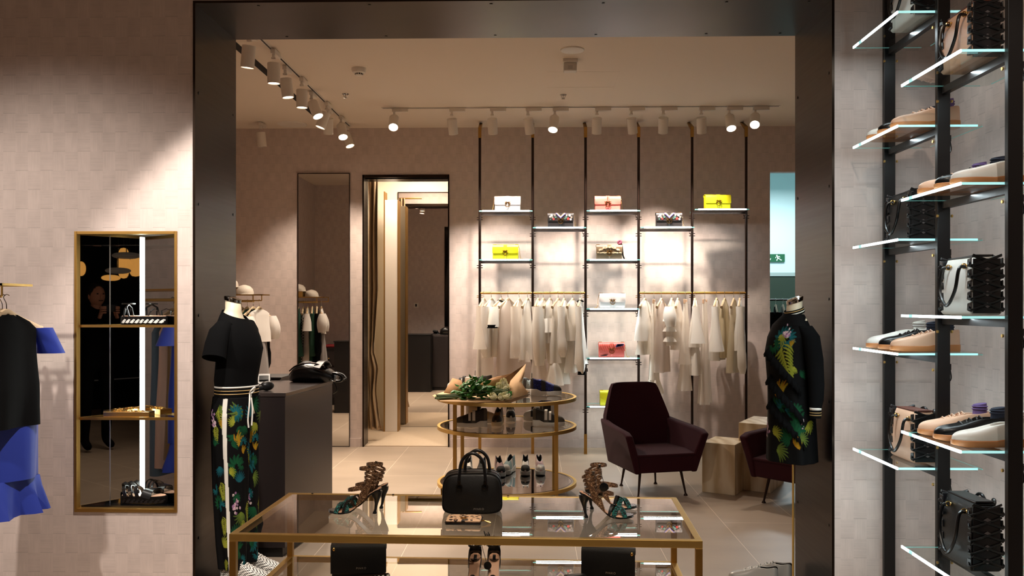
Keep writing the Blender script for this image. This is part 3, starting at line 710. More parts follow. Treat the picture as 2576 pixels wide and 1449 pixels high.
for i, (px, py, a, kw, lb) in enumerate(G):
    garment(gx_(px), E(min(80,a+8)), lb, L=gl(py), seed=i, thick=.022, **kw)

# ------------------------------------------------------------------ glass and brass display table
TZ = .828; SZ = .707; LZ = .606                                       # top, scale of the goods, lower shelf
A, B, C_, D_ = F(584.4, 1342.8, TZ), F(1771, 1362.8, TZ), F(1699, 1250.7, TZ), F(719.5, 1240.8, TZ)
cen = (A+B+C_+D_)/4; tw = ((B-A).length+(C_-D_).length)/2; td = ((D_-A).length*.5+(C_-B).length*.5); trz = math.atan2((B-A).y+(C_-D_).y, (B-A).x+(C_-D_).x)
gt = thing('display_table', 'long brass framed glass display table in the foreground carrying a handbag and heeled sandals', 'table', (cen.x, cen.y, 0), trz)
hw, hd, bt = tw/2, td/2, .020
def frame_rect(m, z0, z1):
    m.span((-hw, -hd, z0), (hw, -hd+bt, z1)); m.span((-hw, hd-bt, z0), (hw, hd, z1)); m.span((-hw, -hd+bt, z0), (-hw+bt, hd-bt, z1)); m.span((hw-bt, -hd+bt, z0), (hw, hd-bt, z1))
m = MB(); frame_rect(m, TZ-.021, TZ+.001); m.build('top_frame', M_brass, gt, smooth=0, bevel=.0015)
m = MB(); frame_rect(m, LZ-.02, LZ); m.build('lower_frame', M_brass, gt, smooth=0, bevel=.0015)
for sx in (-1, 1):
    for sy in (-1, 1):
        m = MB(); m.span((sx*hw, sy*hd, 0), (sx*(hw-bt), sy*(hd-bt), TZ-.021)); m.build('leg', M_brassd, gt, smooth=0, bevel=.0015)
m = MB(); m.span((-hw+bt, -hd+bt, TZ-.010), (hw-bt, hd-bt, TZ)); m.build('glass_top', M_glasst, gt, smooth=0)
m = MB(); m.span((-hw+bt, -hd+bt, LZ-.008), (hw-bt, hd-bt, LZ)); m.build('lower_glass_shelf', M_glasst, gt, smooth=0)
for sx, y in ((-hw+.09, hd-.014), (-hw+.38, hd-.014), (.10, hd-.014)):
    m = MB(); m.lathe([(.004, 0), (.004, .002), (.001, .003)], (sx, y, TZ+.001), 8); m.build('screw', M_dark, gt)

# ------------------------------------------------------------------ three-tier round display stand
rc = Vector((-.197, 6.9, 0)); RR = .548
rt = thing('display_stand', 'three-tier oval brass and glass display stand with flowers and sneakers', 'display stand', rc)
def rim(m, z, h=.026, r=RR, w=.022, n=64):
    s_ = [[(q*math.cos(a), q*math.sin(a), zz) for q, zz in ((r, z), (r, z-h), (r-w, z-h), (r-w, z))] for a in [k*2*math.pi/n for k in range(n)]]
    m.loft(s_, loop=True)
for i, (z, gm) in enumerate(((.785, M_glassr), (.56, M_glassr), (.12, M_glassdark))):
    m = MB(); rim(m, z); m.build('rim', M_brass, rt, smooth=30)
    m = MB(); m.lathe([(RR-.0225, z-.012), (RR-.0225, z-.002), (.001, z-.002)], n=64); g_ = m.build('glass_disc', gm, rt, smooth=30)
    m = MB(); m.tube([((RR-.04)*math.cos(a), (RR-.04)*math.sin(a), z-.0015) for a in [k*2*math.pi/64 for k in range(64)]], .0012, 4, closed=True); m.build('inlay_line', M_dark, g_)
for sx in (-1, 1):
    for sy in (-1, 1):
        m = MB(); x, y = sx*.38, sy*.355; m.span((x-.014, y-.014, 0), (x+.014, y+.014, .77)); m.build('leg', M_brassd, rt, smooth=0, bevel=.0015)

# ------------------------------------------------------------------ burgundy armchairs
M_burg = mat('burgundy_wool', (50, 12, 22), .9, noise=.35, nscale=700, sheen=.08, var=.05, spec=.2)
def armchair(loc, rz, label):
    o = thing('armchair', label, 'armchair', loc, rz, 'burgundy armchairs')
    m = MB(); ys = [-.325, -.30, 0, .25]
    m.loft([[(-q, y, .205+l), (q, y, .205+l), (q+.035, y, .335+l), (-q-.035, y, .335+l)] for y, q, l in ((-.315, .238, 0), (-.05, .238, 0), (.28, .225, -.0))]); m.build('seat_base', M_burg, o, bevel=.012, seg=3, smooth=50)
    m = MB(); m.loft([[(-q, y, .325), (q, y, .325), (q+.02, y, z), (-q-.02, y, z)] for y, q, z in ((-.322, .262, .348), (-.15, .262, .362), (.2, .255, .35))]); m.build('seat_cushion', M_burg, o, bevel=.014, seg=3, smooth=50)
    for s_ in (-1, 1):
        m = MB(); secs = []
        for y, zt, sp in ((-.345, .50, 1.0), (-.28, .525, 1.0), (-.1, .535, .96), (.1, .545, .86), (.30, .56, .70)):
            yb = y*.93; xo = .235+.115*sp; xi = xo-.060
            secs.append([(s_*.215, yb, .20), (s_*.258, yb, .20), (s_*(.258+(xo-.258)*.55), (y+yb)/2, .20+(zt-.2)*.55), (s_*xo, y, zt-.006), (s_*(xo-.012), y, zt), (s_*xi, y, zt-.004), (s_*(.24), yb, .36)])
        m.loft(secs); m.build('armrest', M_burg, o, bevel=.012, seg=3, smooth=55)
    m = MB(); secs = []
    for z, hwid, yc, th in ((.20, .235, .255, .07), (.34, .262, .27, .075), (.50, .290, .30, .075), (.58, .282, .32, .07), (.70, .245, .35, .06), (.80, .212, .375, .052), (.838, .192, .383, .045), (.848, .150, .386, .03)):
        n = 14; sec = []
        for j in range(n+1):
            x = -hwid+2*hwid*j/n; c_ = (x/hwid)**2; sec.append((x, yc-th/2-.045*c_+.004, z))
        for j in range(n+1):
            x = hwid-2*hwid*j/n; c_ = (x/hwid)**2; sec.append((x, yc+th/2-.035*c_, z))
        secs.append(sec)
    m.loft(secs); m.build('backrest', M_burg, o, bevel=.008, smooth=60)
    for x, y in ((-.17, -.20), (.17, -.20), (-.13, .20), (.13, .20)):
        m = MB(); f = 1.18; m.tube([(x, y, .215), (x*f, y*f, .012)], [.0125, .007], 10); m.lathe([(.016, 0), (.016, .005), (.007, .02)], (x*f, y*f, 0), 12); m.build('leg', M_dark, o)
    return o
armchair((.955, 7.1, 0), E(16), 'burgundy fabric armchair with thin tapered legs right of the display stand')
armchair((2.07, 6.68, 0), E(-50), 'burgundy armchair mostly hidden behind the mannequin in the black floral dress')

# ------------------------------------------------------------------ travertine plinths
t = NT('travertine'); w_ = t.n('ShaderNodeTexWave'); w_.bands_direction = 'X'; w_.inputs['Scale'].default_value = 3.2; w_.inputs['Distortion'].default_value = 9; w_.inputs['Detail'].default_value = 4; w_.inputs['Detail Scale'].default_value = 1.2
t.l(t.coord((1, 1, .35)), w_.inputs[0]); t.l(t.ramp(w_.outputs['Fac'], [(0, lin((196, 170, 132))), (.5, lin((214, 192, 158))), (1, lin((226, 208, 178)))]), t.b.inputs['Base Color']); t.b.inputs['Roughness'].default_value = .45
M_trav = t.m
def plinth(pts, h, label):
    a, b, c = pts; d = a+(c-b); q = [(p.x, p.y) for p in (a, b, c, d)]
    m = MB(); m.prism(q, 0, h); o = m.build('stone_plinth', M_trav, smooth=0, bevel=.003); tag(o, label, 'plinth', 'travertine plinths')
plinth((F(1766, 1237), F(1849, 1247), F(1880, 1226)), .40, 'low travertine block plinth between the two armchairs')
plinth((F(1858, 1231), F(1938, 1241), F(1972, 1214)), .545, 'taller travertine block plinth behind the hidden armchair')

# ------------------------------------------------------------------ dark counter with things on it
M_count = mat('counter_lacquer', (40, 34, 34), .32, .1, noise=.03, nscale=400)
c0, c1 = F(717, 988.5, .98), F(836, 957, .98)
o = thing('counter', 'dark lacquered sales counter behind the left mannequin', 'counter', (c0.x, c0.y, 0))
ex = c1.x-c0.x; dy = c1.y-c0.y; wl_ = 1.0
m = MB(); m.prism([(0, 0), (ex, dy), (ex-wl_, dy), (-wl_, 0)], .06, .955); m.build('counter_body', M_count, o, smooth=0, bevel=.002)
m = MB(); m.prism([(.004, -.004), (ex+.004, dy), (ex-wl_, dy), (-wl_, -.004)], .957, .98); m.build('counter_top', mat('counter_top', (58, 50, 48), .25, .1), o, smooth=0, bevel=.002)
m = MB(); m.prism([(-.02, .02), (ex-.02, dy-.02), (ex-wl_, dy-.02), (-wl_+.02, .02)], 0, .06); m.build('plinth_base', M_black, o, smooth=0)
o = thing('back_counter', 'black higher ledge running behind the sales counter', 'counter', (c1.x-.62, c1.y+.17, 0))
m = MB(); m.span((-.75, -.15, 0), (.25, .15, .985)); m.build('ledge_body', M_black, o, smooth=0, bevel=.003)
m = MB(); m.span((-.76, -.16, .986), (.26, .16, 1.0)); m.build('ledge_top', M_black, o, smooth=0, bevel=.003)
# card terminal, scanner
p = P(664, 940, 5.62); o = thing('card_terminal', 'small black card terminal on the counter beside the left mannequin', 'terminal', (p.x, 5.62, .98), .3)
m = MB(); m.box((0, 0, .03), (.085, .13, .035), rot=(.5, 0, 0)); m.build('terminal_body', M_black, o, bevel=.006)
m = MB(); m.box((0, -.012, .052), (.06, .05, .003), rot=(.5, 0, 0)); m.build('screen', mat('screen_dark', (30, 34, 36), .1), o, smooth=0)
m = MB(); m.box((0, 0, .008), (.10, .10, .016)); m.build('terminal_foot', M_black, o, bevel=.004)
p = F(672, 983, .98); o = thing('barcode_scanner', 'black barcode scanner lying on the counter near the drawstring trousers', 'scanner', (p.x, p.y, .98), .8)
m = MB(); m.ball((0, 0, .03), (.045, .028, .03), 14, k=8); m.build('scanner_head', M_black, o); m = MB(); m.tube([(-.02, 0, .025), (-.07, 0, .016), (-.12, 0, .012)], [.018, .015, .012], 10); m.build('scanner_grip', M_black, o)
# backpack lying on the counter
bp = P(798, 955, 5.92); o = thing('backpack', 'black leather backpack lying on the sales counter', 'backpack', (bp.x, 5.92, .981), E(-6))
L_ = .36; m = MB(); secs = []
for k in range(15):
    q = k/14; x = -.175+.31*q; w2 = interp(q, [0, .1, .5, .8, 1], [.055, .10, .115, .09, .05]); h2 = interp(q, [0, .08, .3, .6, .85, 1], [.05, .10, .142, .115, .085, .05])
    sec = []
    for j in range(20):
        a = 2*math.pi*j/20; c_, s_ = math.cos(a), math.sin(a); sec.append((x, w2*abs(c_)**.7*(1 if c_ > 0 else -1), h2/2+h2/2*abs(s_)**.7*(1 if s_ > 0 else -1)+.002*math.sin(k*2.3+j)))
    secs.append(sec)
m.loft(secs); m.build('backpack_body', M_leather2, o, smooth=60)
m = MB(); m.tube(smooth_path([(-.165, -.085, .05), (-.12, -.11, .085), (0, -.118, .10), (.08, -.10, .075)], 5), .0035, 6); m.tube(smooth_path([(-.17, -.07, .075), (-.11, -.085, .115), (0, -.085, .132), (.08, -.07, .10)], 5), .005, 6); m.build('zip_piping', M_dark, o)
m = MB(); m.strap(smooth_path([(.03, -.10, .10), (.045, -.05, .135), (.05, .02, .135), (.05, .08, .10)], 4), .05, .008, (1, 0, 0)); m.build('strap_band', M_leather2, o)
m = MB(); m.tube(smooth_path([(.12, -.03, .06), (.16, -.04, .055), (.19, -.045, .035), (.185, -.05, .012), (.15, -.05, .01)], 6), .009, 8); m.tube(smooth_path([(.12, .03, .06), (.17, .03, .045), (.2, .0, .02), (.17, -.02, .01)], 6), .008, 8); m.build('carry_handle', M_leather2, o)
m = MB(); m.tube(smooth_path([(.1, -.06, .02), (.15, -.09, .006), (.165, -.075, -.05), (.13, -.062, -.075)], 6), .003, 6); m.build('drawcord', M_leather2, o)
m = MB(); m.tube([(.17+.012*math.cos(a), -.035, .03+.012*math.sin(a)) for a in [k*.5236 for k in range(12)]], .002, 6, closed=True); m.build('metal_ring', M_chrome, o)

# ------------------------------------------------------------------ right-hand shop rack
XP = 1.692; PY = [4.185, 3.643, 3.11]
rk = thing('shoe_rack', 'tall black steel rack with glowing glass shelves along the right wall', 'rack', (XP, 0, 0))
for y in PY:
    m = MB(); m.span((-.026, y-.012, .02), (.026, y+.012, CEIL-.02)); p_ = m.build('post', M_black, rk, smooth=0, bevel=.002)
    m = MB(); m.span((-.04, y-.03, 0), (.04, y+.03, .02)); m.span((-.04, y-.03, CEIL-.02), (.04, y+.03, CEIL)); m.build('mount_plate', M_black, rk, smooth=0)
SR = {}
def rshelf(y0, y1, z, key):
    SR[key] = z+.006; x0, x1 = -.173, .173; c = .03
    m = MB(); m.prism([(x0, y0+.0), (x0, y0), (x1, y0), (x1, y1-c), (x1-c, y1), (x0, y1)][1:], z-.006, z+.006); s_ = m.build('glass_shelf', M_glass, rk, smooth=0)
    m = MB(); ym = y1-.105; m.span((x0-.004, y0, z-.005), (x0+.001, ym, z+.005)); m.build('led_strip', M_led, s_, smooth=0)
    m = MB(); m.span((x0-.004, ym+.035, z-.005), (x0+.001, y1, z+.005)); m.build('led_strip', M_led, s_, smooth=0)
    m = MB(); m.span((x0-.003, ym, z-.006), (x0+.001, ym+.035, z+.006)); m.build('led_joint', M_ledt, s_, smooth=0)
    m = MB(); m.span((x0, y0-.004, z-.0042), (x1-.02, y0+.001, z+.0042)); m.build('front_edge', M_ledt, s_, smooth=0)
    m = MB(); m.span((x0, y1-.002, z-.004), (x1-c, y1+.001, z-.001)); m.build('rear_edge', M_glasse, s_, smooth=0)
    m = MB(); m.span((x1-.001, y0, z-.004), (x1+.002, y1-c, z-.001)); m.build('side_edge', M_glasse, s_, smooth=0)
    m = MB(); m.span((-.013, y0+.006, z-.035), (.013, y1-.006, z-.0065)); b_ = m.build('support_bar', M_black, s_, smooth=0)
    for y in (y0, y1):
        for bx_ in (-.032, .026): m = MB(); m.tube([(bx_, y, z-.065), (bx_+.006, y, z-.065)], .006, 8); m.build('brass_bolt', M_brass, s_)
    m = MB(); m.tube(smooth_path([(.03, y0+.0, z-.03), (.04, y0, z-.06), (.045, y0, z-.10), (.032, y0, z-.12)], 5), .0028, 5); m.tube([(.04, y0, z-.04), (.04, y0, z-.065)], .006, 6); m.build('led_cable', M_black, s_)
    lamp('AREA', (XP+x0+.03, (y0+y1)/2, z-.012), 1.6, COOL, (XP+x0+.06, (y0+y1)/2, 0), .02, sy=(y1-y0)*.9, name='shelf_led')
for k, z in zip('ACEGI', (2.717, 2.244, 1.772, 1.297, .822)): rshelf(3.665, 4.165, z, k)
for k, z in zip('BDFHJ', (2.401, 1.931, 1.457, .981, .51)): rshelf(3.13, 3.625, z, k)

# ------------------------------------------------------------------ shoes
def sneaker(name, loc, rz, label, mu, ms, L=.27, h=.085, chunky=False, m_panel=None, laces=None, sock=None, lining=None, group=None, straps=None, high=1.0, cat='shoe', heelstrap=False, glitter=False, loops=None):
    """toe towards local +x, heel at x=0"""
    o = thing(name, label, cat, loc, rz, group); lining = lining or M_black
    TT = [0, .03, .1, .22, .36, .5, .64, .76, .87, .95, 1.0]
    HW = [.12, .27, .345, .34, .31, .35, .41, .43, .38, .26, .08]
    st = .03 if not chunky else .042
    W_ = L*.36
    m = MB(); secs = []
    for i, t_ in enumerate(TT):
        w2 = HW[i]*W_*1.06+.003; x = L*t_; zt = st*(1.0 if t_ < .4 else .8) if not chunky else st*(1.15 if t_ < .3 else (.75 if t_ < .75 else .85))
        z0 = 0 if t_ < .9 else .006*(t_-.9)/.1
        if chunky: z0 += .006*(.36 < t_ < .55)
        secs.append([(x, -w2*.92, z0), (x, -w2, z0+(zt-z0)*.5), (x, -w2*.97, zt), (x, w2*.97, zt), (x, w2, z0+(zt-z0)*.5), (x, w2*.92, z0)])
    m.loft(secs); m.build('sole', ms, o, smooth=50, bevel=.002)
    m = MB(); mats = [mu, lining, m_panel or mu]; secs = []; mi = []
    HH = [.88*high, 1.0*high, .98*high, .86*high, .92, .80, .62, .52, .46, .36, .18]
    for i, t_ in enumerate(TT):
        w2 = HW[i]*W_; x = L*t_; H = st*.7+h*HH[i]; b = st*.6
        if t_ <= .37:
            iw = .72 if t_ > .02 else .5; pit = b+.012 if .05 < t_ < .37 else H-.012
            half = [(w2, b), (w2*1.03, b+(H-b)*.35), (w2*.93, b+(H-b)*.75), (w2*.80, H), (w2*iw, H-.002), (w2*.60, (H+pit)/2), (w2*.4, pit), (0, pit)]
        else:
            half = [(w2, b), (w2*1.02, b+(H-b)*.4), (w2*.90, b+(H-b)*.72), (w2*.70, b+(H-b)*.9), (w2*.5, b+(H-b)*.97), (w2*.3, b+(H-b)), (w2*.15, H), (0, H)]
        secs.append([(x, y, z) for y, z in half]+[(x, -y, z) for y, z in reversed(half[:-1])])
    n = len(secs[0])
    for i in range(len(secs)-1):
        for j in range(n-1):
            inner = 4 <= j <= n-6 and TT[i] < .35
            pan = m_panel and (TT[i] >= .75 and not inner or (TT[i] < .1 and not inner) or (TT[i] in (.36,) and not inner))
            mi.append(1 if inner else (2 if pan else 0))
    vs_ = [p for q in secs for p in q]; fs = []
    for i in range(len(secs)-1):
        for j in range(n-1): fs.append((i*n+j, i*n+j+1, (i+1)*n+j+1, (i+1)*n+j))
    fs.append(tuple(reversed(range(n)))); mi.append(0); fs.append(tuple((len(secs)-1)*n+j for j in range(n))); mi.append(0)
    m.add(vs_, fs, mi); m.build('upper', mats, o, smooth=60, sub=1)
    def top(t_): return st*.7+h*interp(t_, TT, HH)
    if laces:
        m = MB()
        for k in range(5):
            t_ = .40+.065*k; x = L*t_; z = top(t_)+.002; w3 = interp(t_, TT, HW)*W_*.55
            m.tube([(x, -w3, z-.006), (x+.004*(-1)**k, 0, z+.003), (x, w3, z-.006)], .0028, 6)
        m.build('laces', laces, o)
    if straps:
        m = MB()
        for t_, w3 in ((.42, .022), (.55, .018)):
            x = L*t_; z = top(t_); q = interp(t_, TT, HW)*W_
            m.strap(smooth_path([(x, -q*1.02, st+.008), (x, -q*.8, z-.008), (x, 0, z+.006), (x, q*.8, z-.008), (x, q*1.02, st+.008)], 4), w3, .004, (1, 0, 0))
        m.build('strap', straps, o)
    if sock:
        m = MB(); x = L*.17; z = st*.7+h*.7
        m.loft([[(x+L*.095*math.cos(a)*(1-.08*q), L*.075*math.sin(a)*(1-.05*q), z+.05*q-.004*math.cos(a)) for a in [k*2*math.pi/16 for k in range(16)]] for q in (0, .35, .5, .6, .8, .95, 1)]); 
        for q in (.6, .8): m.tube([(x+L*.095*math.cos(a), L*.074*math.sin(a), z+.05*q) for a in [k*2*math.pi/16 for k in range(16)]], .003, 5, closed=True)
        m.build('sock', sock, o)
    if loops:
        m = MB(); m.tube([(.012+.0*a, .022*math.cos(a), top(.03)+.02+.022*math.sin(a)) for a in [k*.5236 for k in range(12)]], .0018, 5, closed=True); m.build('pull_loop', loops, o)
    return o
M_sockp = mat('purple_sock', (120, 96, 150), .9); M_sockd = mat('dark_sock', (44, 50, 66), .9); M_sockw = mat('white_sock', (222, 218, 212), .9)
M_ribb = mat('black_satin_ribbon', (18, 16, 18), .35); M_lnude = mat('nude_laces', (228, 190, 164), .6)
sock_for = {'nude': M_sockp, 'black': M_sockd, 'white': M_sockw}
def rackshoes(key, ys, kinds, where):
    z = SR[key]+.001
    for y, k, s_, pos in zip(ys, kinds, range(3), ('nearest', 'middle', 'farthest')):
        mu = {'nude': M_nude, 'black': M_leather2, 'white': M_shoew}[k]
        desc = {'nude': 'nude leather lace-up sneaker', 'black': 'black ribbon-laced sneaker', 'white': 'white slip-on sneaker with sock'}[k]
        sneaker('sneaker', (1.815, y, z), math.pi+R.uniform(-.04, .04), f'{desc} with gum sole, {pos} of three {where}', mu, M_gum, L=.285, h=.075, laces=M_lnude if k == 'nude' else (M_ribb if k == 'black' else None), sock=sock_for[k] if not (k == 'nude' and key in 'G') else M_sockd, lining=mu, group='gum-soled sneakers on the right rack')
rackshoes('C', (3.76, 3.895, 4.03), ('nude', 'black', 'white'), 'on the upper far shelf')
rackshoes('G', (3.76, 3.895, 4.03), ('nude', 'black', 'white'), 'under the far black bag')
rackshoes('D', (3.22, 3.355, 3.49), ('white', 'black', 'nude'), 'on the upper near shelf')
rackshoes('H', (3.22, 3.355, 3.49), ('white', 'black', 'nude'), 'above the near black bag')

# ------------------------------------------------------------------ lace-up side totes on the rack
def tote(loc, rz, label, mf, w=.235, d=.115, h=.215, m_side=None):
    """front face towards local -y; laced gussets at +-x"""
    o = thing('tote_bag', label, 'handbag', loc, rz, 'lace-sided tote bags on the right rack'); m_side = m_side or M_ribb
    m = MB(); m.loft([[(-x, -y, z), (x, -y, z), (x*1.0, y, z), (-x, y, z)] for x, y, z in ((w/2-.006, d/2-.006, 0), (w/2, d/2, .01), (w/2-.002, d/2-.002, h*.5), (w/2-.008, d/2-.012, h*.85), (w/2-.010, d/2-.022, h-.004), (w/2-.011, d/2-.026, h))], m=0)
    m.build('bag_body', mf, o, bevel=.006, seg=3, smooth=50)
    m = MB(); m.strap([(-w/2+.01, 0, h), (0, 0, h+.002), (w/2-.012, 0, h+.006)], d-.05, .006, (0, 1, 0)); m.tube([(-w/2+.01, -d/2+.026, h), (w/2-.01, -d/2+.026, h+.003)], .004, 6); m.build('top_edge', m_side if mf != M_nude else mat('brown_edge', (92, 48, 36), .5), o)
    for s_ in (-1, 1):
        m = MB()
        m.box((s_*(w/2+.002), 0, h*.5), (.006, d*.86, h*.94))
        for k in range(5):
            z = h*(.08+.19*k)
            for sy in (-1, 1):
                m.tube(smooth_path([(s_*(w/2-.012), sy*(d/2+.001), z+.012), (s_*(w/2+.005), sy*(d/2+.003), z+.0), (s_*(w/2+.007), 0, z+.02), (s_*(w/2+.006), -sy*(d/2-.004), z+.04)], 3), .007, 6, flat=.45)
            for sy in (-1, 1):
                m.prism([(s_*(w/2-.024), z), (s_*(w/2+.006), z-.006), (s_*(w/2+.006), z+.030), (s_*(w/2-.020), z+.026)], sy*(d/2-.002), sy*(d/2+.002), 0, 'xz')
        m.build('laced_gusset', m_side, o, bevel=.001)
        for k in range(4): m = MB(); z = h*(.17+.2*k); m.prism([(-.016, z), (0, z+.010), (.016, z), (0, z-.010)], s_*(w/2+.008), s_*(w/2+.0095), 0, 'yz'); m.build('peep_diamond', mat('gusset_satin', (90, 84, 84), .4), o, smooth=0)
    for sy, dr in ((-1, 1), (1, .4)):
        m = MB(); y = sy*(d/2-.012)
        pts = [(-.062, y+sy*.004, h*.84), (-.068, y+sy*.03, h*.80), (-.06, y+sy*.042, h*.42), (0, y+sy*.045, h*.16), (.06, y+sy*.042, h*.42), (.068, y+sy*.03, h*.80), (.062, y+sy*.004, h*.84)]
        if sy == 1: pts = [(-.062, y+.004, h*.86), (-.065, y+.012, h*.98), (-.04, y+.02, h*1.0), (0, y+.03, h*.8), (.04, y+.02, h*1.0), (.065, y+.012, h*.98), (.062, y+.004, h*.86)]
        m.tube(smooth_path(pts, 6), .0065, 8); m.build('handle', M_leather2, o)
        m = MB()
        for x in (-.062, .062): m = MB(); m.tube([(x+.0*a, y+sy*.008+.009*math.cos(a), h*.85+.009*math.sin(a)) for a in [k*.6283 for k in range(10)]], .0028, 6, closed=True); m.ball((x+.012, y+sy*.004, h*.86), .005, 8, k=5); m.build('handle_ring', M_gold, o)
    return o
M_totew = mat('white_tote_leather', (226, 220, 212), .42, noise=.12, nscale=350)
def rb(key, y, lb, mf, h=.215):
    tote((1.672, y, SR[key]+.001), -math.pi/2, lb, mf, h=h)
rb('A', 3.86, 'white tote bag with black laced sides, cut by the top of the photo', M_totew)
rb('B', 3.375, 'nude tote bag with black laced sides on the top near shelf', M_nude)
rb('E', 3.90, 'all black tote bag on the far shelf under the sneakers', M_leather)
rb('F', 3.375, 'white tote bag with black handles on the middle near shelf', M_totew)
rb('I', 3.86, 'nude tote bag with black laced sides on the lowest far shelf', M_nude)
rb('J', 3.375, 'black tote bag on the lowest near shelf at the bottom right', M_leather, .25)

# ------------------------------------------------------------------ sneakers on the round stand
M_sblk = mat('sneaker_black_mesh', (34, 30, 28), .7, noise=.3, nscale=600); M_sgry = mat('sneaker_grey', (78, 70, 60), .6)
def gl_mat(name, c, base):
    t = NT(name); v = t.n('ShaderNodeTexVoronoi'); v.inputs['Scale'].default_value = 420; t.l(t.coord(), v.inputs[0])
    t.l(t.ramp(v.outputs['Color'], [(0, lin(base)), (.62, lin(base)), (.8, lin(c)), (1, lin(tuple(min(255, x+60) for x in c)))]), t.b.inputs['Base Color']); t.b.inputs['Metallic'].default_value = .5; t.b.inputs['Roughness'].default_value = .35; t.bump(v.outputs['Distance'], .6); MATS[name] = t.m; return t.m
M_blueg = gl_mat('blue_glitter', (40, 54, 170), (10, 14, 56)); M_silvg = gl_mat('silver_glitter', (170, 184, 186), (92, 106, 110)); M_tealg = gl_mat('teal_glitter', (30, 150, 140), (5, 20, 22))
M_cream = mat('cream_leather', (222, 200, 160), .45); M_brownm = mat('brown_mesh', (120, 92, 62), .6, noise=.3, nscale=500)
M_pink = mat('pink_mesh', (204, 168, 168), .6); M_sky = mat('pale_teal_mesh', (150, 176, 178), .6)
g3 = 'chunky sneakers on the round stand'
z1, z2, z3 = .787, .562, .122
def at(px, py, z): p = F(px, py, z); return (p.x, p.y, z)
GTOP = 'sneakers on the top of the round stand'
sneaker('sneaker', at(1334, 993, z1), E(-6), 'dark blue glitter sneaker on the top tier beside the bouquet paper', M_blueg, M_rubw, .25, .105, True, m_panel=M_sblk, group=GTOP, loops=M_black)
sneaker('sneaker', at(1300, 985, z1), E(-38), 'grey silver glitter sneaker half hidden by the bouquet paper', M_silvg, M_rubw, .25, .10, True, m_panel=M_sblk, group=GTOP, loops=M_black)
sneaker('sneaker', at(1199, 984, z1), E(172), 'white and black strapped sneaker behind the flower stems', M_shoew, M_rubw, .25, .10, True, straps=M_sblk, group=GTOP, loops=M_black)
sneaker('sneaker', at(1238, 981, z1), E(165), 'black sneaker behind the brown paper on the top tier', M_sblk, M_sblk, .25, .10, True, group=GTOP)
sneaker('sneaker', at(1226, 1073, z2), E(184), 'black chunky sneaker, front left on the middle tier', M_sblk, M_rubw, .25, .105, True, m_panel=M_sgry, straps=M_shoew, group=g3, high=1.1)
sneaker('sneaker', at(1172, 1062, z2), E(-4), 'cream strapped sneaker behind the front left one on the middle tier', M_cream, M_rubw, .25, .105, True, m_panel=M_shoew, straps=M_sblk, group=g3, high=1.15)
sneaker('sneaker', at(1258, 1063, z2), E(-96), 'brown mesh sneaker pointing forward at the centre of the middle tier', M_brownm, M_cream, .25, .10, True, m_panel=M_sblk, group=g3)
sneaker('sneaker', at(1282, 1052, z2), E(-86), 'white and black sneaker pointing forward behind the brown one', M_shoew, M_rubw, .25, .105, True, m_panel=M_sblk, straps=M_sblk, group=g3, high=1.1)
sneaker('sneaker', at(1340, 1071, z2), E(-5), 'black and white chunky sneaker, front right on the middle tier', M_sblk, M_rubw, .25, .105, True, m_panel=M_sgry, straps=M_shoew, group=g3, high=1.1)
sneaker('sneaker', at(1394, 1058, z2), E(178), 'black and grey sneaker behind the front right one on the middle tier', M_sblk, M_rubw, .25, .105, True, m_panel=M_shoew, straps=M_sgry, group=g3, high=1.15)
for px, py, mu, mp, rz, lb in ((1252, 1200, M_pink, M_sblk, -80, 'grey-pink sneaker on the bottom tier just right of the black handbag'),
                               (1290, 1196, M_sky, M_shoew, -106, 'pale teal sneaker on the bottom tier'), (1322, 1197, M_shoew, M_sblk, -90, 'white sneaker with black lining on the bottom tier'),
                               (1355, 1196, M_pink, M_shoew, -86, 'pale pink sneaker, rightmost on the bottom tier'), (1180, 1200, M_shoew, M_sblk, -90, 'white sneaker on the bottom tier seen through the bag handles'), (1215, 1202, M_sblk, M_sgry, -92, 'black sneaker on the bottom tier behind the bag handles')):
    sneaker('sneaker', at(px, py-14, z3), E(rz), lb, mu, M_rubw, .245, .095, True, m_panel=mp, group='sneakers on the bottom tier', high=1.15)

# ------------------------------------------------------------------ bouquet
M_paper = mat('kraft_paper', (196, 146, 98), .75, noise=.3, nscale=120, var=.05); M_paperl = mat('kraft_paper_inside', (222, 180, 132), .75, noise=.3, nscale=120)
M_leaf = mat('rose_leaf', (52, 116, 40), .45, var=.35, nscale=260); M_stem = mat('rose_stem', (78, 96, 44), .6); M_rose = mat('cream_rose', (252, 244, 200), .6, var=.04, nscale=300)
b0 = at(1205, 1002, z1); o = thing('rose_bouquet', 'bouquet of cream roses in brown paper lying on the top tier of the stand', 'bouquet', (b0[0], b0[1]-.10, z1+.003))
def bq(px, py, dy=0.0):  # local point from the picture plane at the bouquet's depth
    p = P(px, py, b0[1]-.10+dy); return Vector((p.x-b0[0], dy, p.z-z1-.003))
def sheet(name, pts, m_, th=.0016, n=None):
    mb = MB(); k = len(pts); v = [Vector(p) for p in pts]; c = sum(v, Vector())/k
    mb.add([tuple(x) for x in v]+[tuple(c+Vector((0, .006, .004)))], [(i, (i+1) % k, k) for i in range(k)]); return mb.build(name, m_, o, smooth=60, solid=th)
sheet('paper_wrap', [(lambda p: (p.x-b0[0], p.y-b0[1]+.10, .001+zz))(F(px, py, z1)) for px, py, zz in ((1088, 1000, .012), (1108, 1012, .004), (1200, 1014, .0), (1285, 1008, .002), (1330, 990, .012), (1318, 984, .03), (1200, 983, .004), (1118, 988, .006))], M_paperl)
sheet('paper_fold', [bq(1116, 988, .02), bq(1138, 951, .10), bq(1158, 956, .11), bq(1178, 985, .06), bq(1150, 993, .0)], M_paper)
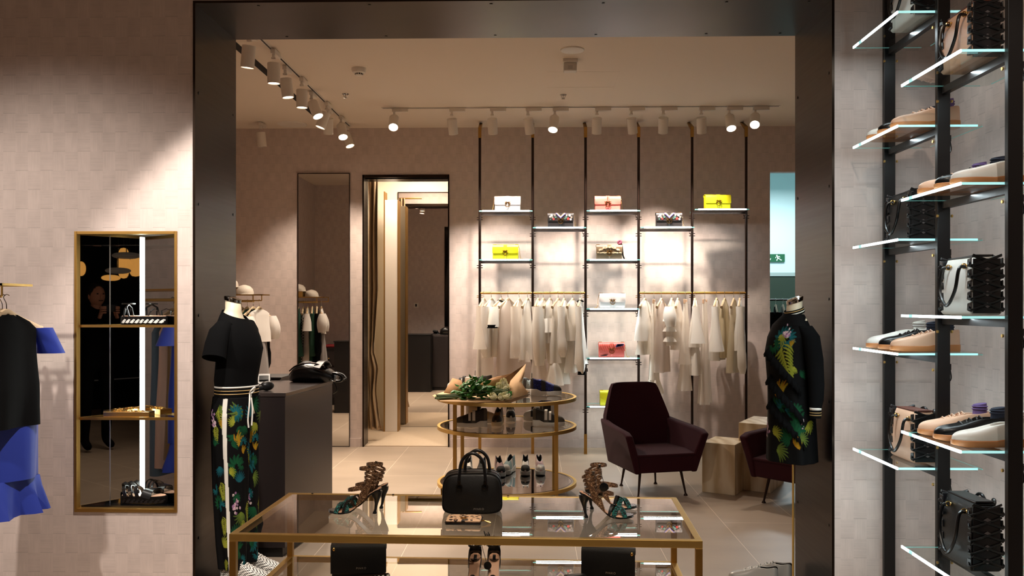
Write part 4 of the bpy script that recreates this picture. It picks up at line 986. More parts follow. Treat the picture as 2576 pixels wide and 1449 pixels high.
sheet('paper_fold', [bq(1200, 968, .10), bq(1240, 950, .13), bq(1302, 936, .14), bq(1318, 918, .14), bq(1296, 975, .12), bq(1230, 985, .1)], M_paper)
sheet('paper_fold', [bq(1300, 940, .10), bq(1323, 915, .10), bq(1318, 945, .05), bq(1312, 962, 0), bq(1329, 990, -.05), bq(1305, 999, -.12), bq(1288, 1000, -.12), bq(1280, 972, -.02), bq(1284, 958, .05)], M_paperl)
def lp(px, y, z=0.0):
    p = P(px, 1000, b0[1]-.10+y); return Vector((p.x-b0[0], y, z))
m = MB(); rr = random.Random(11)
for k in range(22):
    y0 = rr.uniform(-.10, .02); z0 = .012+rr.uniform(0, .03)
    m.tube(smooth_path([lp(1093+rr.uniform(0, 10), y0-.03, z0), lp(1150, y0*.5-.03, z0+.006), lp(1210, y0*.8-.02, z0+.03), lp(1262+rr.uniform(-10, 20), y0*1.2, .05+rr.uniform(0, .04))], 4), .0033, 6)
m.build('stems', M_stem, o)
m = MB()
for k in range(300):
    q = rr.random(); px = 1148+132*q+rr.uniform(-4, 4); c = lp(px, rr.uniform(-.12, .06), .02+rr.uniform(0, 1)*(.03+.11*math.sin(math.pi*min(1, q*1.15+.08))))
    a = rr.uniform(-.9, .9)+(math.pi if rr.random() < .25 else 0); l = rr.uniform(.035, .06); w2 = l*.34; tl2 = rr.uniform(-.5, .9); rl = rr.uniform(-1, 1)
    dx = Vector((math.cos(a)*math.cos(tl2), math.sin(a)*math.cos(tl2), math.sin(tl2))); sd = dx.cross(Vector((0, 0, 1))).normalized(); sd = Matrix.Rotation(rl, 3, dx) @ sd; up = dx.cross(sd)
    vs_ = [c, c+dx*l*.3+sd*w2+up*.004, c+dx*l*.65+sd*w2*.8+up*.003, c+dx*l-up*.004, c+dx*l*.65-sd*w2*.8+up*.003, c+dx*l*.3-sd*w2+up*.004, c+dx*l*.33-up*.002, c+dx*l*.66-up*.002]
    m.add(vs_, [(0, 1, 6), (1, 2, 7, 6), (2, 3, 7), (3, 4, 7), (4, 5, 6, 7), (5, 0, 6)])
m.build('foliage', M_leaf, o, smooth=0, solid=.0008)
def rose(c, r, ax):
    m = MB(); ax = Vector(ax).normalized(); Q = ax.to_track_quat('Z', 'Y').to_matrix()
    m.M = Matrix.Translation(c) @ Q.to_4x4()
    m.ball((0, 0, 0), (r*.6, r*.6, r*.7), 10, k=6)
    for lay, (n, rad, hh, op) in enumerate(((3, .62, .95, .1), (4, .82, .9, .22), (5, 1.0, .75, .42))):
        for k in range(n):
            a0 = 2*math.pi*k/n+lay*.5; wd = 2*math.pi/n*.72; sec = []
            for i in range(5):
                v = i/4; rr2 = r*rad*(.45+.55*math.sin(v*1.5))*(1+op*.4*v*v); zz = -r*.7+r*1.5*hh*v
                sec.append([(rr2*math.cos(a0+wd*(j/5-.5)), rr2*math.sin(a0+wd*(j/5-.5)), zz-.10*r*abs(j/2.5-1)**2*v) for j in range(6)])
            m.loft(sec, closed=False)
    m.build('rose_head', M_rose, o, smooth=70, solid=.0012)
for px, py, dy, r in ((1265, 963, -.02, .028), (1254, 972, -.04, .024), (1272, 976, -.04, .026), (1268, 987, -.07, .026), (1240, 998, -.14, .025), (1259, 999, -.13, .024), (1274, 997, -.12, .028), (1283, 983, -.03, .024), (1192, 972, .04, .02)):
    rose(bq(px, py, dy), r*1.12, (rr.uniform(.0, .8), rr.uniform(-.9, -.3), rr.uniform(.2, .9)))

# ------------------------------------------------------------------ heeled strappy sandals
M_snake = gl_mat('bronze_snakeskin', (190, 150, 110), (96, 66, 44)); M_solek = mat('black_sole', (14, 16, 18), .25, coat=.4); M_insole = mat('nude_insole', (220, 170, 138), .5)
def solez(t_, H):   # t_: 0 heel .. 1 toe
    return interp(t_, [0, .1, .2, .3, .4, .5, .58, .66, .75, 1], [H*1.08, H, H*.86, H*.66, H*.42, H*.20, H*.08, .006, .004, .008])
def heeled(loc, rz, label, L=.235, H=.098, group=None, name='heeled_sandal', ankle=True, body=None, ax=1, sm=None):
    o = thing(name, label, 'shoe', loc, rz, group); o.scale = (SZ*1.04,)*3; TT = [k/20 for k in range(21)]
    hwf = lambda t_: interp(t_, [0, .05, .15, .35, .5, .7, .85, .95, 1], [.010, .022, .027, .024, .026, .038, .037, .026, .008])
    cx = lambda t_: L*(.02+.98*t_)
    m = MB(); m.loft([[(cx(t_), -hwf(t_), solez(t_, H)), (cx(t_), hwf(t_), solez(t_, H)), (cx(t_), hwf(t_)*1.0, solez(t_, H)+.007), (cx(t_), -hwf(t_), solez(t_, H)+.007)] for t_ in TT]); m.build('sole', M_solek, o, smooth=50)
    m = MB(); m.loft([[(cx(t_), -hwf(t_)*.93, solez(t_, H)+.0075), (cx(t_), hwf(t_)*.93, solez(t_, H)+.0075), (cx(t_), hwf(t_)*.9, solez(t_, H)+.0095), (cx(t_), -hwf(t_)*.9, solez(t_, H)+.0095)] for t_ in TT]); ins = m.build('insole', M_insole, o, smooth=50)
    m = MB(); m = MB(); m.loft([[(cx(t_), -hwf(t_)*.97, solez(t_, H)+.0085), (cx(t_), hwf(t_)*.97, solez(t_, H)+.0085), (cx(t_), hwf(t_)*.94, solez(t_, H)+.0105), (cx(t_), -hwf(t_)*.94, solez(t_, H)+.0105)] for t_ in TT[16:]]); m.build('toe_tip', M_solek, ins, smooth=50)
    m = MB(); a = math.atan2(solez(.05, H)-solez(.2, H), L*.15); m.box((cx(.13), 0, solez(.13, H)+.011), (.030, .013, .0015), rot=(0, a, 0)); m.build('insole_label', M_solek, ins, smooth=0)
    m = MB(); secs = []
    for z, x, rx, ry in ((solez(.10, H)+.002, .030, .030, .024), (H*.86, .026, .024, .020), (H*.66, .024, .013, .012), (H*.45, .026, .0075, .0075), (H*.2, .030, .0058, .0058), (.012, .033, .0056, .0056), (.006, .0335, .009, .009), (0, .034, .0092, .0092)):
        secs.append([(x+rx*math.cos(q), ry*math.sin(q), z+(.4*rx*-math.cos(q)*-1*0)) for q in [k*2*math.pi/14 for k in range(14)]])
    m.loft(secs); m.build('heel', body or M_solek, o, smooth=60)
    def arc(t0, t1, h, w, mm, nm, th=.003):
        m = MB(); pts = []
        for k in range(9):
            q = k/8; t_ = t0+(t1-t0)*q; y = -hwf(t_)*1.02+2*hwf(t_)*1.02*q; z = solez(t_, H)+.004+h*math.sin(math.pi*q)**.8; pts.append((cx(t_), y, z))
        m.strap(pts, w, th, (1, 0, -.2)); m.build(nm, mm, o)
    arc(.62, .84, .040, .020, sm or M_tealg, 'toe_strap'); arc(.84, .62, .043, .020, sm or M_tealg, 'toe_strap'); arc(.54, .70, .048, .012, M_solek, 'vamp_strap')
    if not ankle: return o
    # winged side panels and coiled ankle cuffs
    zc = H+.02; xa_ = L*.22
    for s_ in (-1, 1):
        m = MB(); m.add([(L*.50, s_*.027, solez(.5, H)+.004), (L*.40, s_*.029, H*.95), (L*.30, s_*.031, H*1.30), (L*.22, s_*.029, H*1.60), (L*.15, s_*.027, H*1.62), (L*.20, s_*.027, H*1.2), (L*.27, s_*.025, solez(.27, H)+.006)], [(0, 1, 2, 3, 4, 5, 6)]); m.build('side_wing', M_snake, o, smooth=0, solid=.003)
    def cuff(x, z, rx, ry, tilt, r, nm='ankle_cuff', mm=None):
        m = MB(); n = 24; pts = [(x+rx*math.cos(q), ry*math.sin(q), z-tilt*rx*math.cos(q)) for q in [k*2*math.pi/n for k in range(n)]]
        m.strap(pts, r*2, .003, (0, 0, 1), closed=True); m.build(nm, mm or M_snake, o, smooth=60)
    cuff(xa_+.012, H*2.02, .036, .030, .0, .0055, 'ankle_strap')
    for k in range(4): cuff(xa_-.006+.003*k, H*1.88-.022*k*.75, .030-.002*k, .026, -.35, .0042)
    cuff(L*.47, H*1.12, .040, .026, .15, .006, 'instep_strap')
    m = MB(); m.lathe([(.012, -.002), (.012, .004), (.008, .006)], (0, 0, 0), 10, M=Euler((math.pi/2, 0, 0)).to_matrix()); b = m.build('buckle', M_chrome, o); b.location = (L*.40, -.029, H*1.05)
    m = MB(); m.box((xa_+.012, -.030, H*2.02), (.012, .008, .016)); m.build('buckle', M_chrome, o, bevel=.001)
    if ax == 2:
        m = MB(); m.tube([(xa_+.045, -.02, H*2.0), (xa_+.055, -.028, H*1.6)], .0012, 5); m.build('tag_cord', M_black, o)
        m = MB(); m.lathe([(.002, -.004), (.019, -.003), (.019, .003), (.002, .004)], (0, 0, 0), 20, M=Euler((math.pi/2, .2, 0)).to_matrix()); b = m.build('round_tag', M_solek, o); b.location = (xa_+.056, -.032, H*1.42)
    return o
GS = 'strappy stiletto sandals on the glass table'
def onT(px, py, z=TZ): p = F(px, py, z+.001); return (p.x, p.y, z+.001)
p = onT(962, 1292); heeled(p, math.pi, 'teal strappy stiletto sandal at the left of the glass table, nearer one', group=GS)
p = onT(978, 1279); heeled(p, E(178), 'teal strappy stiletto sandal at the left of the glass table, farther one', group=GS)
p = onT(1455, 1302); heeled(p, E(-2), 'teal stiletto sandal with a round tag, nearer one at right of the glass table', group=GS, ax=2)
p = onT(1470, 1281); heeled(p, E(4), 'teal strappy stiletto sandal, farther one at the right of the glass table', group=GS)

# ------------------------------------------------------------------ black boston handbag, leopard wallet
def boston(loc, rz, label, w=.276, h=.185, d=.13):
    o = thing('boston_bag', label, 'handbag', loc, rz); o.scale = (SZ,)*3
    out = []; n = 40
    for k in range(n):
        a = 2*math.pi*k/n; c_, s_ = math.cos(a), math.sin(a); e = .42
        x = w/2*abs(c_)**e*(1 if c_ > 0 else -1); z = h/2+h/2*abs(s_)**(.5 if s_ > 0 else .3)*(1 if s_ > 0 else -1)
        x *= 1-.05*(z/h)**2; out.append((x, z))
    m = MB(); m.loft([[(x*k2, y, h/2*.98+(z-h/2)*k2) for x, z in out] for y, k2 in ((-d/2, .90), (-d/2+.004, .955), (-d/2+.015, .99), (-d/4, 1), (d/4, 1), (d/2-.015, .99), (d/2-.004, .955), (d/2, .90))]); m.build('bag_body', M_leather, o, smooth=60)
    for y in (-d/2+.010, d/2-.010):
        m = MB(); m.tube([(x*.985, y, h/2*.98+(z-h/2)*.985) for x, z in out], .003, 6, closed=True); m.build('piping', M_leather2, o)
    m = MB(); m.strap([(x*1.005, 0, h/2+(z-h/2)*1.005+.001) for x, z in out[2:19]], .014, .002, (0, 1, 0)); zz = m.build('zip', M_dark, o)
    m = MB(); m.tube([(-w/2*.93, -.02, h*.62), (-w/2*1.03, -.02, h*.56), (-w/2*1.02, -.02, h*.42)], .004, 6); m.build('zip_pull', M_gold, zz)
    for y, dx in ((-d/2*.78, 0), (d/2*.5, .022)):
        m = MB(); hwid = .058; z0 = h*.86; m.tube(smooth_path([(dx-hwid, y-.018, h*.70), (dx-hwid-.002, y-.012, z0), (dx-hwid*.8, y, h+.055), (dx, y+.004, h+.088), (dx+hwid*.8, y, h+.055), (dx+hwid+.002, y-.012, z0), (dx+hwid, y-.018, h*.70)], 7), .0078, 10); m.build('handle', M_leather2, o)
        for s_ in (-1, 1):
            m = MB(); x = dx+s_*hwid; m.tube([(x+.013*math.cos(a), y-.026, h*.68+.011*math.sin(a)) for a in [k*2*math.pi/10 for k in range(10)]], .0028, 6, closed=True); m.box((x, y-.026, h*.78), (.012, .006, .016)); m.build('handle_ring', mat('gunmetal', (80, 74, 70), .2, 1), o)
    text(o, 'PINKO', .0135, (.03, -d/2-.0015, h*.12), (math.pi/2, 0, 0), M_silver)
    return o
p = onT(1186, 1293); boston((p[0], p[1]+.045, TZ+.001), E(3), 'black leather boston handbag with two rounded handles at the centre of the glass table')
t = NT('leopard_print'); v = t.n('ShaderNodeTexVoronoi'); v.inputs['Scale'].default_value = 44; v.inputs['Randomness'].default_value = .8; t.l(t.coord((1, 1.25, 1)), v.inputs[0])
nz = t.n('ShaderNodeTexNoise'); nz.inputs['Scale'].default_value = 90; t.l(t.coord(), nz.inputs[0])
dd = t.math('ADD', v.outputs['Distance'], t.math('MULTIPLY', t.math('SUBTRACT', nz.outputs[0], .5), .35))
t.l(t.ramp(dd, [(0, lin((150, 96, 60))), (.17, lin((30, 20, 16))), (.42, lin((30, 20, 16))), (.43, lin((228, 186, 148)))], True), t.b.inputs['Base Color']); t.b.inputs['Roughness'].default_value = .6; M_leop = t.m
p = onT(1165, 1322); o = thing('wallet', 'leopard print zip wallet lying in front of the black boston handbag', 'wallet', (p[0], p[1]+.040, TZ+.001), E(-2)); o.scale = (SZ,)*3
m = MB(); m.box((0, 0, .017), (.152, .105, .013)); m.build('wallet_top', M_leop, o, bevel=.006, seg=3)
m = MB(); m.box((0, 0, .0105), (.156, .109, .0045)); m.build('zip', M_dark, o, bevel=.001)
m = MB(); m.box((0, 0, .004), (.154, .107, .008)); m.build('wallet_base', M_leather, o, bevel=.004)
m = MB(); m.tube([(.0+.011*math.cos(a), -.03, .0265+.0) if False else (.011*math.cos(a), -.03+.011*math.sin(a), .026) for a in [k*2*math.pi/14 for k in range(14)]], .0018, 6, closed=True)
for s_ in (-1, 1): m.tube([(s_*.016, -.018, .026), (s_*.007, -.024, .0265), (s_*.003, -.032, .026)], [.001, .0028, .001], 6)
m.build('ring_buckle', M_gold, o)
m = MB(); m.tube([(.076, -.02, .012), (.088, -.012, .012)], .003, 6)
for k in range(6): a = -.6+.25*k; m.tube([(.088, -.012, .012), (.088+.03*math.cos(a), -.012+.03*math.sin(a), .004)], .0014, 4)
m.build('tassel', M_gold, o)

# ------------------------------------------------------------------ lower shelf: flap bags, court sandals, zebra clutch
def flapbag(loc, rz, label, w=.245, h=.200, d=.06, stud=-1):
    o = thing('flap_bag', label, 'handbag', loc, rz, 'black flap bags on the lower glass shelf'); o.scale = (SZ,)*3
    m = MB(); m.box((0, .004, h*.48), (w*.97, d*.8, h*.96)); m.build('bag_body', M_leather2, o, bevel=.01, seg=3)
    prof = [(d*.45, h*.80), (d*.42, h*.96), (d*.1, h*1.0), (-d*.4, h*.985), (-d*.54, h*.9), (-d*.56, h*.36), (-d*.50, h*.36), (-d*.46, h*.88), (0, h*.96), (d*.36, h*.9)]
    m = MB(); m.loft([[(x, y, z) for y, z in prof] for x in (-w/2, -w*.47, 0, w*.47, w/2)]); m.build('flap', M_leather, o, smooth=50, bevel=.004)
    m = MB(); m.ball((stud*w*.44, -d*.52, h*.90), (.007, .006, .009), 10, k=6); m.build('metal_loop', M_gold, o)
    text(o, 'PINKO', .0125, (.012, -d*.57-.0012, h*.47), (math.pi/2, 0, 0), M_silver); return o
p = P(903, 1475, 2.76); flapbag((p.x, 2.76, LZ+.001), E(7), 'black flap bag standing at the left of the lower glass shelf')
p = P(1531, 1440, 2.73); flapbag((p.x, 2.73, LZ+.001), E(-10), 'black flap bag standing at the right of the lower glass shelf', w=.235, stud=1)
t = NT('zebra_print'); w_ = t.n('ShaderNodeTexWave'); w_.inputs['Scale'].default_value = 28; w_.inputs['Distortion'].default_value = 7; w_.inputs['Detail'].default_value = 1.5; w_.inputs['Detail Scale'].default_value = .6; t.l(t.coord((.6, 1.6, 1)), w_.inputs[0])
t.l(t.ramp(w_.outputs['Fac'], [(0, lin((16, 14, 14))), (.5, lin((232, 226, 214)))], True), t.b.inputs['Base Color']); t.b.inputs['Roughness'].default_value = .5; M_zeb = t.m
p = P(935, 1447, 2.645); o = thing('zebra_clutch', 'zebra striped clutch leaning in front of the left black flap bag', 'handbag', (p.x, 2.66, LZ+.001), E(4)); o.scale = (SZ,)*3
m = MB(); m.loft([[(-.07, y0, 0), (.07, y0, 0), (.075, y1, z), (-.06, y1, z-.012)] for y0, y1, z in ((-.06, -.06, .02), (-.06, -.03, .10), (-.02, .0, .108), (.03, .02, .06))]); m.build('clutch_body', M_zeb, o, bevel=.008, smooth=50)
m = MB(); m.tube([(-.06, -.015, .097), (.07, -.012, .107)], .003, 6); m.build('zip', M_dark, o)
p = P(1448, 1440, 2.645); o = thing('small_purse', 'small black purse lying in front of the right black flap bag', 'purse', (p.x, 2.65, LZ+.001), E(12)); o.scale = (SZ,)*3
m = MB(); m.box((0, 0, .055), (.10, .05, .11)); m.build('purse_body', M_leather2, o, bevel=.012, seg=3); m = MB(); m.box((0, -.026, .075), (.096, .006, .06)); m.build('flap', M_leather, o, bevel=.003)
def court(loc, rz, label, ruffle=False):
    o = heeled(loc, rz, label, L=.225, H=.10, name='court_sandal', group='black heeled sandals on the lower shelf', ankle=False, sm=M_leather2)
    H = .10; m = MB(); secs = []
    for t_, z in ((.02, 0), (.02, .04), (.02, .055)):
        pass
    n = 12; m.loft([[(.225*(.02+.98*q)+.0, sgn*interp(q, [0, .05, .15, .3], [.012, .024, .029, .027]), solez(q, H)+.004+dz*interp(q, [0, .3], [.045, .018])) for q, sgn in [(.30, -1), (.2, -1), (.12, -1), (.05, -1), (.0, -1), (.0, 1), (.05, 1), (.12, 1), (.2, 1), (.30, 1)]] for dz in (0, .5, 1)], closed=False)
    m.build('heel_cup', M_leather2, o, smooth=60, solid=.002)
    m = MB(); pts = [(.05+.036*math.cos(a), .030*math.sin(a), H+.075-.01*math.cos(a)) for a in [k*2*math.pi/20 for k in range(20)]]; m.strap(pts, .011, .003, (0, 0, 1), closed=True); m.build('ankle_strap', M_leather2, o)
    m = MB(); m.strap([(.006, 0, H+.035), (.012, 0, H+.08)], .012, .003, (0, 1, 0)); m.build('back_strap', M_leather2, o)
    if ruffle:
        m = MB(); r2 = random.Random(4)
        for k in range(26): a = r2.uniform(0, 6.28); m.tube([(.05+.03*math.cos(a), .028*math.sin(a), H+.08), (.05+.048*math.cos(a), .045*math.sin(a), H+.085+r2.uniform(-.02, .05))], [.005, .002], 5)
        m.build('ruffle', M_leather2, o)
    else:
        m = MB(); m.lathe([(.002, -.004), (.017, -.003), (.017, .003), (.002, .004)], (0, 0, 0), 18, M=Euler((0, 1.3, .4)).to_matrix()); b = m.build('round_tag', M_solek, o); b.location = (.10, .06, H*.9)
        m = MB(); m.tube([(.06, .03, H+.07), (.09, .055, H*.98)], .0013, 5); m.build('tag_cord', M_black, o)
    return o
p = P(1196, 1440, 2.82); court((p.x, 2.85, LZ+.001), E(-92), 'black heeled sandal with nude insole, left one at the centre of the lower shelf')
p = P(1243, 1440, 2.82); court((p.x, 2.85, LZ+.001), E(-90), 'black heeled sandal with a ruffled ankle, right one at the centre of the lower shelf', True)

# ------------------------------------------------------------------ mirrored display niche in the front wall
nd = .03
A0 = P(202, 900, YF+nd); nr = Vector((-ray(290)[0], -1, 0)).normalized()          # left panel faces the viewer
tg_ = Vector((-nr.y, nr.x, 0)); 
if tg_.x < 0: tg_ = -tg_
k_ = 0
for k_ in range(400):
    q = Vector((A0.x, A0.y, 0))+tg_*(k_*.001)
    if q.x/q.y >= ray(357)[0]: break
CO = q                                                                             # the corner with the tube
RE = P(441, 900, YF+.088)
zb, zt = nA.z, nB.z
z_lo, z_hi = P(300, 1277, YF+nd).z, P(300, 590, YF+nd).z
ni = thing('display_niche', 'tall brass framed mirrored wall niche with a bright vertical light tube', 'display niche', (nA.x, YF, z_lo))
def lo(v, z=None): return (v[0]-nA.x, v[1]-YF, (v[2] if z is None else z)-z_lo)
wN, H0, H1 = nB.x-nA.x, nB.z-z_lo, nA.z-z_lo
m = MB(); f_ = .013
m.span((0, -.006, H0), (f_, nd, H1)); m.span((wN-f_, -.006, H0), (wN, nd, H1)); m.span((f_, -.006, H1-f_*1.1), (wN-f_, nd, H1)); m.span((f_, -.006, H0), (wN-f_, nd, H0+.018)); m.build('frame', M_brassd, ni, smooth=0, bevel=.001)
def panel(a, b, nm):
    m = MB(); m.loft([[lo(a, z_lo), lo(b, z_lo)], [lo(a, z_hi+.01), lo(b, z_hi+.01)]], closed=False)
    return m.build(nm, M_mirrord, ni, smooth=0, solid=.004)
AL = Vector((A0.x, A0.y, 0)); pl = panel(AL, CO, 'mirror_panel'); panel(CO, Vector((RE.x+.01, RE.y, 0)), 'mirror_panel'); panel(Vector((nB.x-.002, RE.y, 0)), Vector((nB.x-.002, YF+.006, 0)), 'mirror_panel')
sm = AL+(CO-AL)*.48; m = MB(); m.box(lo((sm.x, sm.y-.004), (z_lo+z_hi)/2), (.003, .004, z_hi-z_lo)); m.build('panel_seam', M_silver, pl, smooth=0)
m = MB(); cc = CO+Vector((0, -.011, 0)); m.tube([lo(cc, z_lo+.04), lo(cc, z_hi-.004)], .0065, 12); m.build('light_tube', M_ledn, ni)
lamp('AREA', (cc.x+.0, cc.y-.018, (z_lo+z_hi)/2), 2.5, (.9, 1, .94), (cc.x, cc.y-1, (z_lo+z_hi)/2), .02, sy=1.2, name='tube_light')
tri = [(A0.x+.002, A0.y), (CO.x, CO.y-.004), (RE.x, RE.y-.003), (nB.x-f_, YF+nd)]
def nshelf(py, nm='shelf', mt=None, h=.010, edge=True):
    z = P(320, py, YF+nd).z; m = MB(); m.prism([(x-nA.x, y-YF) for x, y in tri], z-z_lo-h, z-z_lo); s_ = m.build(nm, mt or M_glass, ni, smooth=0)
    if edge: m = MB(); m.span((f_, nd-.008, z-z_lo-.012), (wN-f_, nd+.0, z-z_lo+.001)); m.build('shelf_edge', M_brassd, s_, smooth=0)
    return z
zs1 = nshelf(817.5); zs2 = nshelf(1050); zs0 = nshelf(1272, 'niche_floor', mat('black_glass_base', (12, 14, 16), .03, coat=.5), edge=False); nshelf(616, edge=False, h=.003)
def flatform(loc, rz, label, wave):
    o = thing('flatform_sandal', label, 'shoe', loc, rz, 'flatform sandals in the wall niche'); L = .235
    def fp(k, s_=1.0):
        out = []
        for i in range(28):
            a = 2*math.pi*i/28; x = math.cos(a); w2 = .040 if x > 0 else .034; out.append((L/2+L/2*s_*abs(x)**.75*(1 if x > 0 else -1), w2*s_*math.sin(a)))
        return out
    m = MB(); m.loft([[(x, y, z) for x, y in fp(0, s_)] for s_, z in ((.97, 0), (1, .006), (1, .034), (.98, .042))]); m.build('sole', M_leather2, o, smooth=50)
    m = MB(); m.loft([[(x, y, z) for x, y in fp(0, s_)] for s_, z in ((.94, .0425), (.93, .045))]); m.build('insole', M_nude, o, smooth=50)
    mw = mat('white_wave_inlay', (238, 236, 230), .5) if wave else mat('black_wave_relief', (26, 24, 26), .3)
    m = MB()
    for i in range(9):
        x0 = .012+i*.024; 
        pts = [(x0, .012), (x0+.010, .022), (x0+.020, .029), (x0+.028, .026), (x0+.026, .020), (x0+.020, .023), (x0+.022, .014), (x0+.012, .008)]
        def yy(x): c_ = max(-1, min(1, (x-L/2)/(L/2))); w2 = .040 if c_ > 0 else .034; return -w2*math.sqrt(max(0, 1-abs(c_)**2.67))
        m.loft([[(x, yy(x)-.0005, z) for x, z in pts], [(x, yy(x)-.0022, z) for x, z in pts]])
    m.build('wave_motif', mw, o, smooth=0)
    m = MB()
    if wave:
        for x0, x1, h in ((.03, .05, .055), (.06, .02, .06), (.15, .19, .035)):
            m.strap([(x0, -.034, .036), (x0*.6+x1*.4, -.030, .045+h*.7), ((x0+x1)/2, 0, .045+h), (x0*.4+x1*.6, .030, .045+h*.7), (x1, .034, .036)], .007, .0025, (1, 0, 0))
        m.tube([(.04+.03*math.cos(a), .028*math.sin(a), .105) for a in [k*2*math.pi/16 for k in range(16)]], .003, 6, closed=True)
        m.build('straps', M_leather2, o)
    else:
        m.strap(smooth_path([(.14, -.040, .036), (.15, -.028, .068), (.16, 0, .076), (.17, .028, .068), (.18, .040, .036)], 3), .05, .003, (1, 0, 0)); m.build('toe_strap', M_leather2, o)
        for k, x in enumerate((.03, .06, .09)):
            m = MB(); m.strap(smooth_path([(x+.01, -.036, .04), (x, -.030, .07), (x-.012, 0, .088), (x, .030, .07), (x+.01, .036, .04)], 3), .018, .003, (1, 0, .4)); m.build('strap', M_leather2, o)
        m = MB(); m.box((.06, -.036, .06), (.016, .005, .018)); m.build('buckle', M_chrome, o, bevel=.002)
    return o
p = P(303, 820, YF+.072); flatform((p.x, YF+.075, zs1), 0, 'black flatform sandal with a white wave pattern on the upper niche shelf', True)
p = P(303, 1262, YF+.072); flatform((p.x, YF+.075, zs0), 0, 'all black flatform sandal with a carved wave sole at the bottom of the niche', False)
p = P(325, 1050, YF+.07)
o = thing('jewellery_tray', 'gold mirrored tray filled with gold chains on the lower niche shelf', 'tray', (p.x, YF+.070, zs2), 0)
m = MB(); m.box((0, 0, .013), (.23, .066, .026)); m.build('tray_body', M_gold, o, smooth=0, bevel=.001)
m = MB(); r2 = random.Random(9)
for k in range(14):
    x, y = r2.uniform(-.08, .08), r2.uniform(-.015, .015); a0 = r2.uniform(0, 6)
    m.tube(smooth_path([(x+.018*math.cos(a0+j)*(1+.3*math.sin(j*2)), max(-.028, min(.028, y+.014*math.sin(a0+j))), .028+.003*math.sin(j*3)) for j in range(6)], 4, True), .0016, 5, closed=True)
m.build('chains', M_gold, o)

# ------------------------------------------------------------------ printed cloth painted with tropical leaves (a per-vertex dye pattern)
t = NT('tropical_print'); at_ = t.n('ShaderNodeAttribute'); at_.attribute_name = 'dye'; t.l(at_.outputs['Color'], t.b.inputs['Base Color']); t.b.inputs['Roughness'].default_value = .75; t.b.inputs['Specular IOR Level'].default_value = .12; M_print = t.m
def painter(u, v, seed, spots, bg=(9, 9, 10), band=None):
    rr = random.Random(seed); col_ = np.tile(np.array(lin(bg)[:3]), (len(u), 1))
    def blade(u0, v0, a, l, w, c1, c2):
        du, dv = u-u0, v-v0; s_ = du*math.cos(a)+dv*math.sin(a); t_ = -du*math.sin(a)+dv*math.cos(a)
        t_ = t_-.12*l*np.sin(np.clip(s_/l, 0, 1)*math.pi)
        k = (s_ > 0) & (s_ < l) & (np.abs(t_) < w*np.sin(np.clip(s_/l, 0, 1)*math.pi)**.7)
        w = w*1.0; f = (np.clip(s_/l, 0, 1)*.45+.55*np.clip(np.abs(t_)/w, 0, 1))[:, None]; c = .6*(np.array(lin(c1)[:3])*(1-f)+np.array(lin(c2)[:3])*f); col_[k] = c[k]
    G1, G2, G3 = (30, 104, 62), (18, 58, 44), (138, 160, 60); T1, T2 = (34, 120, 132), (16, 60, 78); Y1, Y2 = (196, 196, 70), (120, 140, 40); O1, O2 = (224, 168, 40), (150, 90, 20)
    dk = lambda c: tuple(x*.80 for x in c)
    for (u0, v0, kind, sc) in spots:
        sc *= .85
        a0 = rr.uniform(0, 6.28) if kind != 'p' else -1.57+rr.uniform(-.3, .3)
        if kind == 'f':
            pal = rr.choice([(G1, G2), (T1, T2), (G3, G2), (Y1, Y2)])
            for k in range(8): blade(u0, v0, a0-1.1+.3*k, .085*sc*(1-.05*abs(k-3.5)), .0062*sc, *pal)
        if kind == 'm':
            pal = rr.choice([(G1, G2), (T1, G2)])
            for k in range(9): blade(u0+.012*sc*math.cos(a0+k*.5), v0+.012*sc*math.sin(a0+k*.5), a0+k*.5, .05*sc, .0095*sc, *pal)
        if kind == 'p':
            for k in range(9):
                q = k/8
                for s_ in (-1, 1): blade(u0+.11*sc*q*math.cos(a0), v0+.11*sc*q*math.sin(a0), a0+s_*(.8-.3*q), .06*sc*(1-.5*q), .0045*sc, Y1, Y2)
        if kind == 'o':
            for k in range(6): blade(u0, v0, 1.57-.6+.22*k, .10*sc*(.7+.3*rr.random()), .0065*sc, O1, O2 if k % 2 else Y2)
        if kind == 'w':
            for k in range(26):
                x, y = u0+rr.gauss(0, .016*sc), v0+rr.gauss(0, .026*sc); d2 = (u-x)**2+(v-y)**2; r_ = .008*sc
                k2 = d2 < r_*r_; col_[k2] = np.array(lin(rr.choice([(206, 170, 186), (226, 206, 206), (150, 110, 150)]))[:3])
                k2 = d2 < (r_*.3)**2; col_[k2] = np.array(lin((120, 50, 60))[:3])
    if band is not None:
        k2 = band(u, v); col_[k2] = np.array(lin((226, 222, 212))[:3])
    return col_
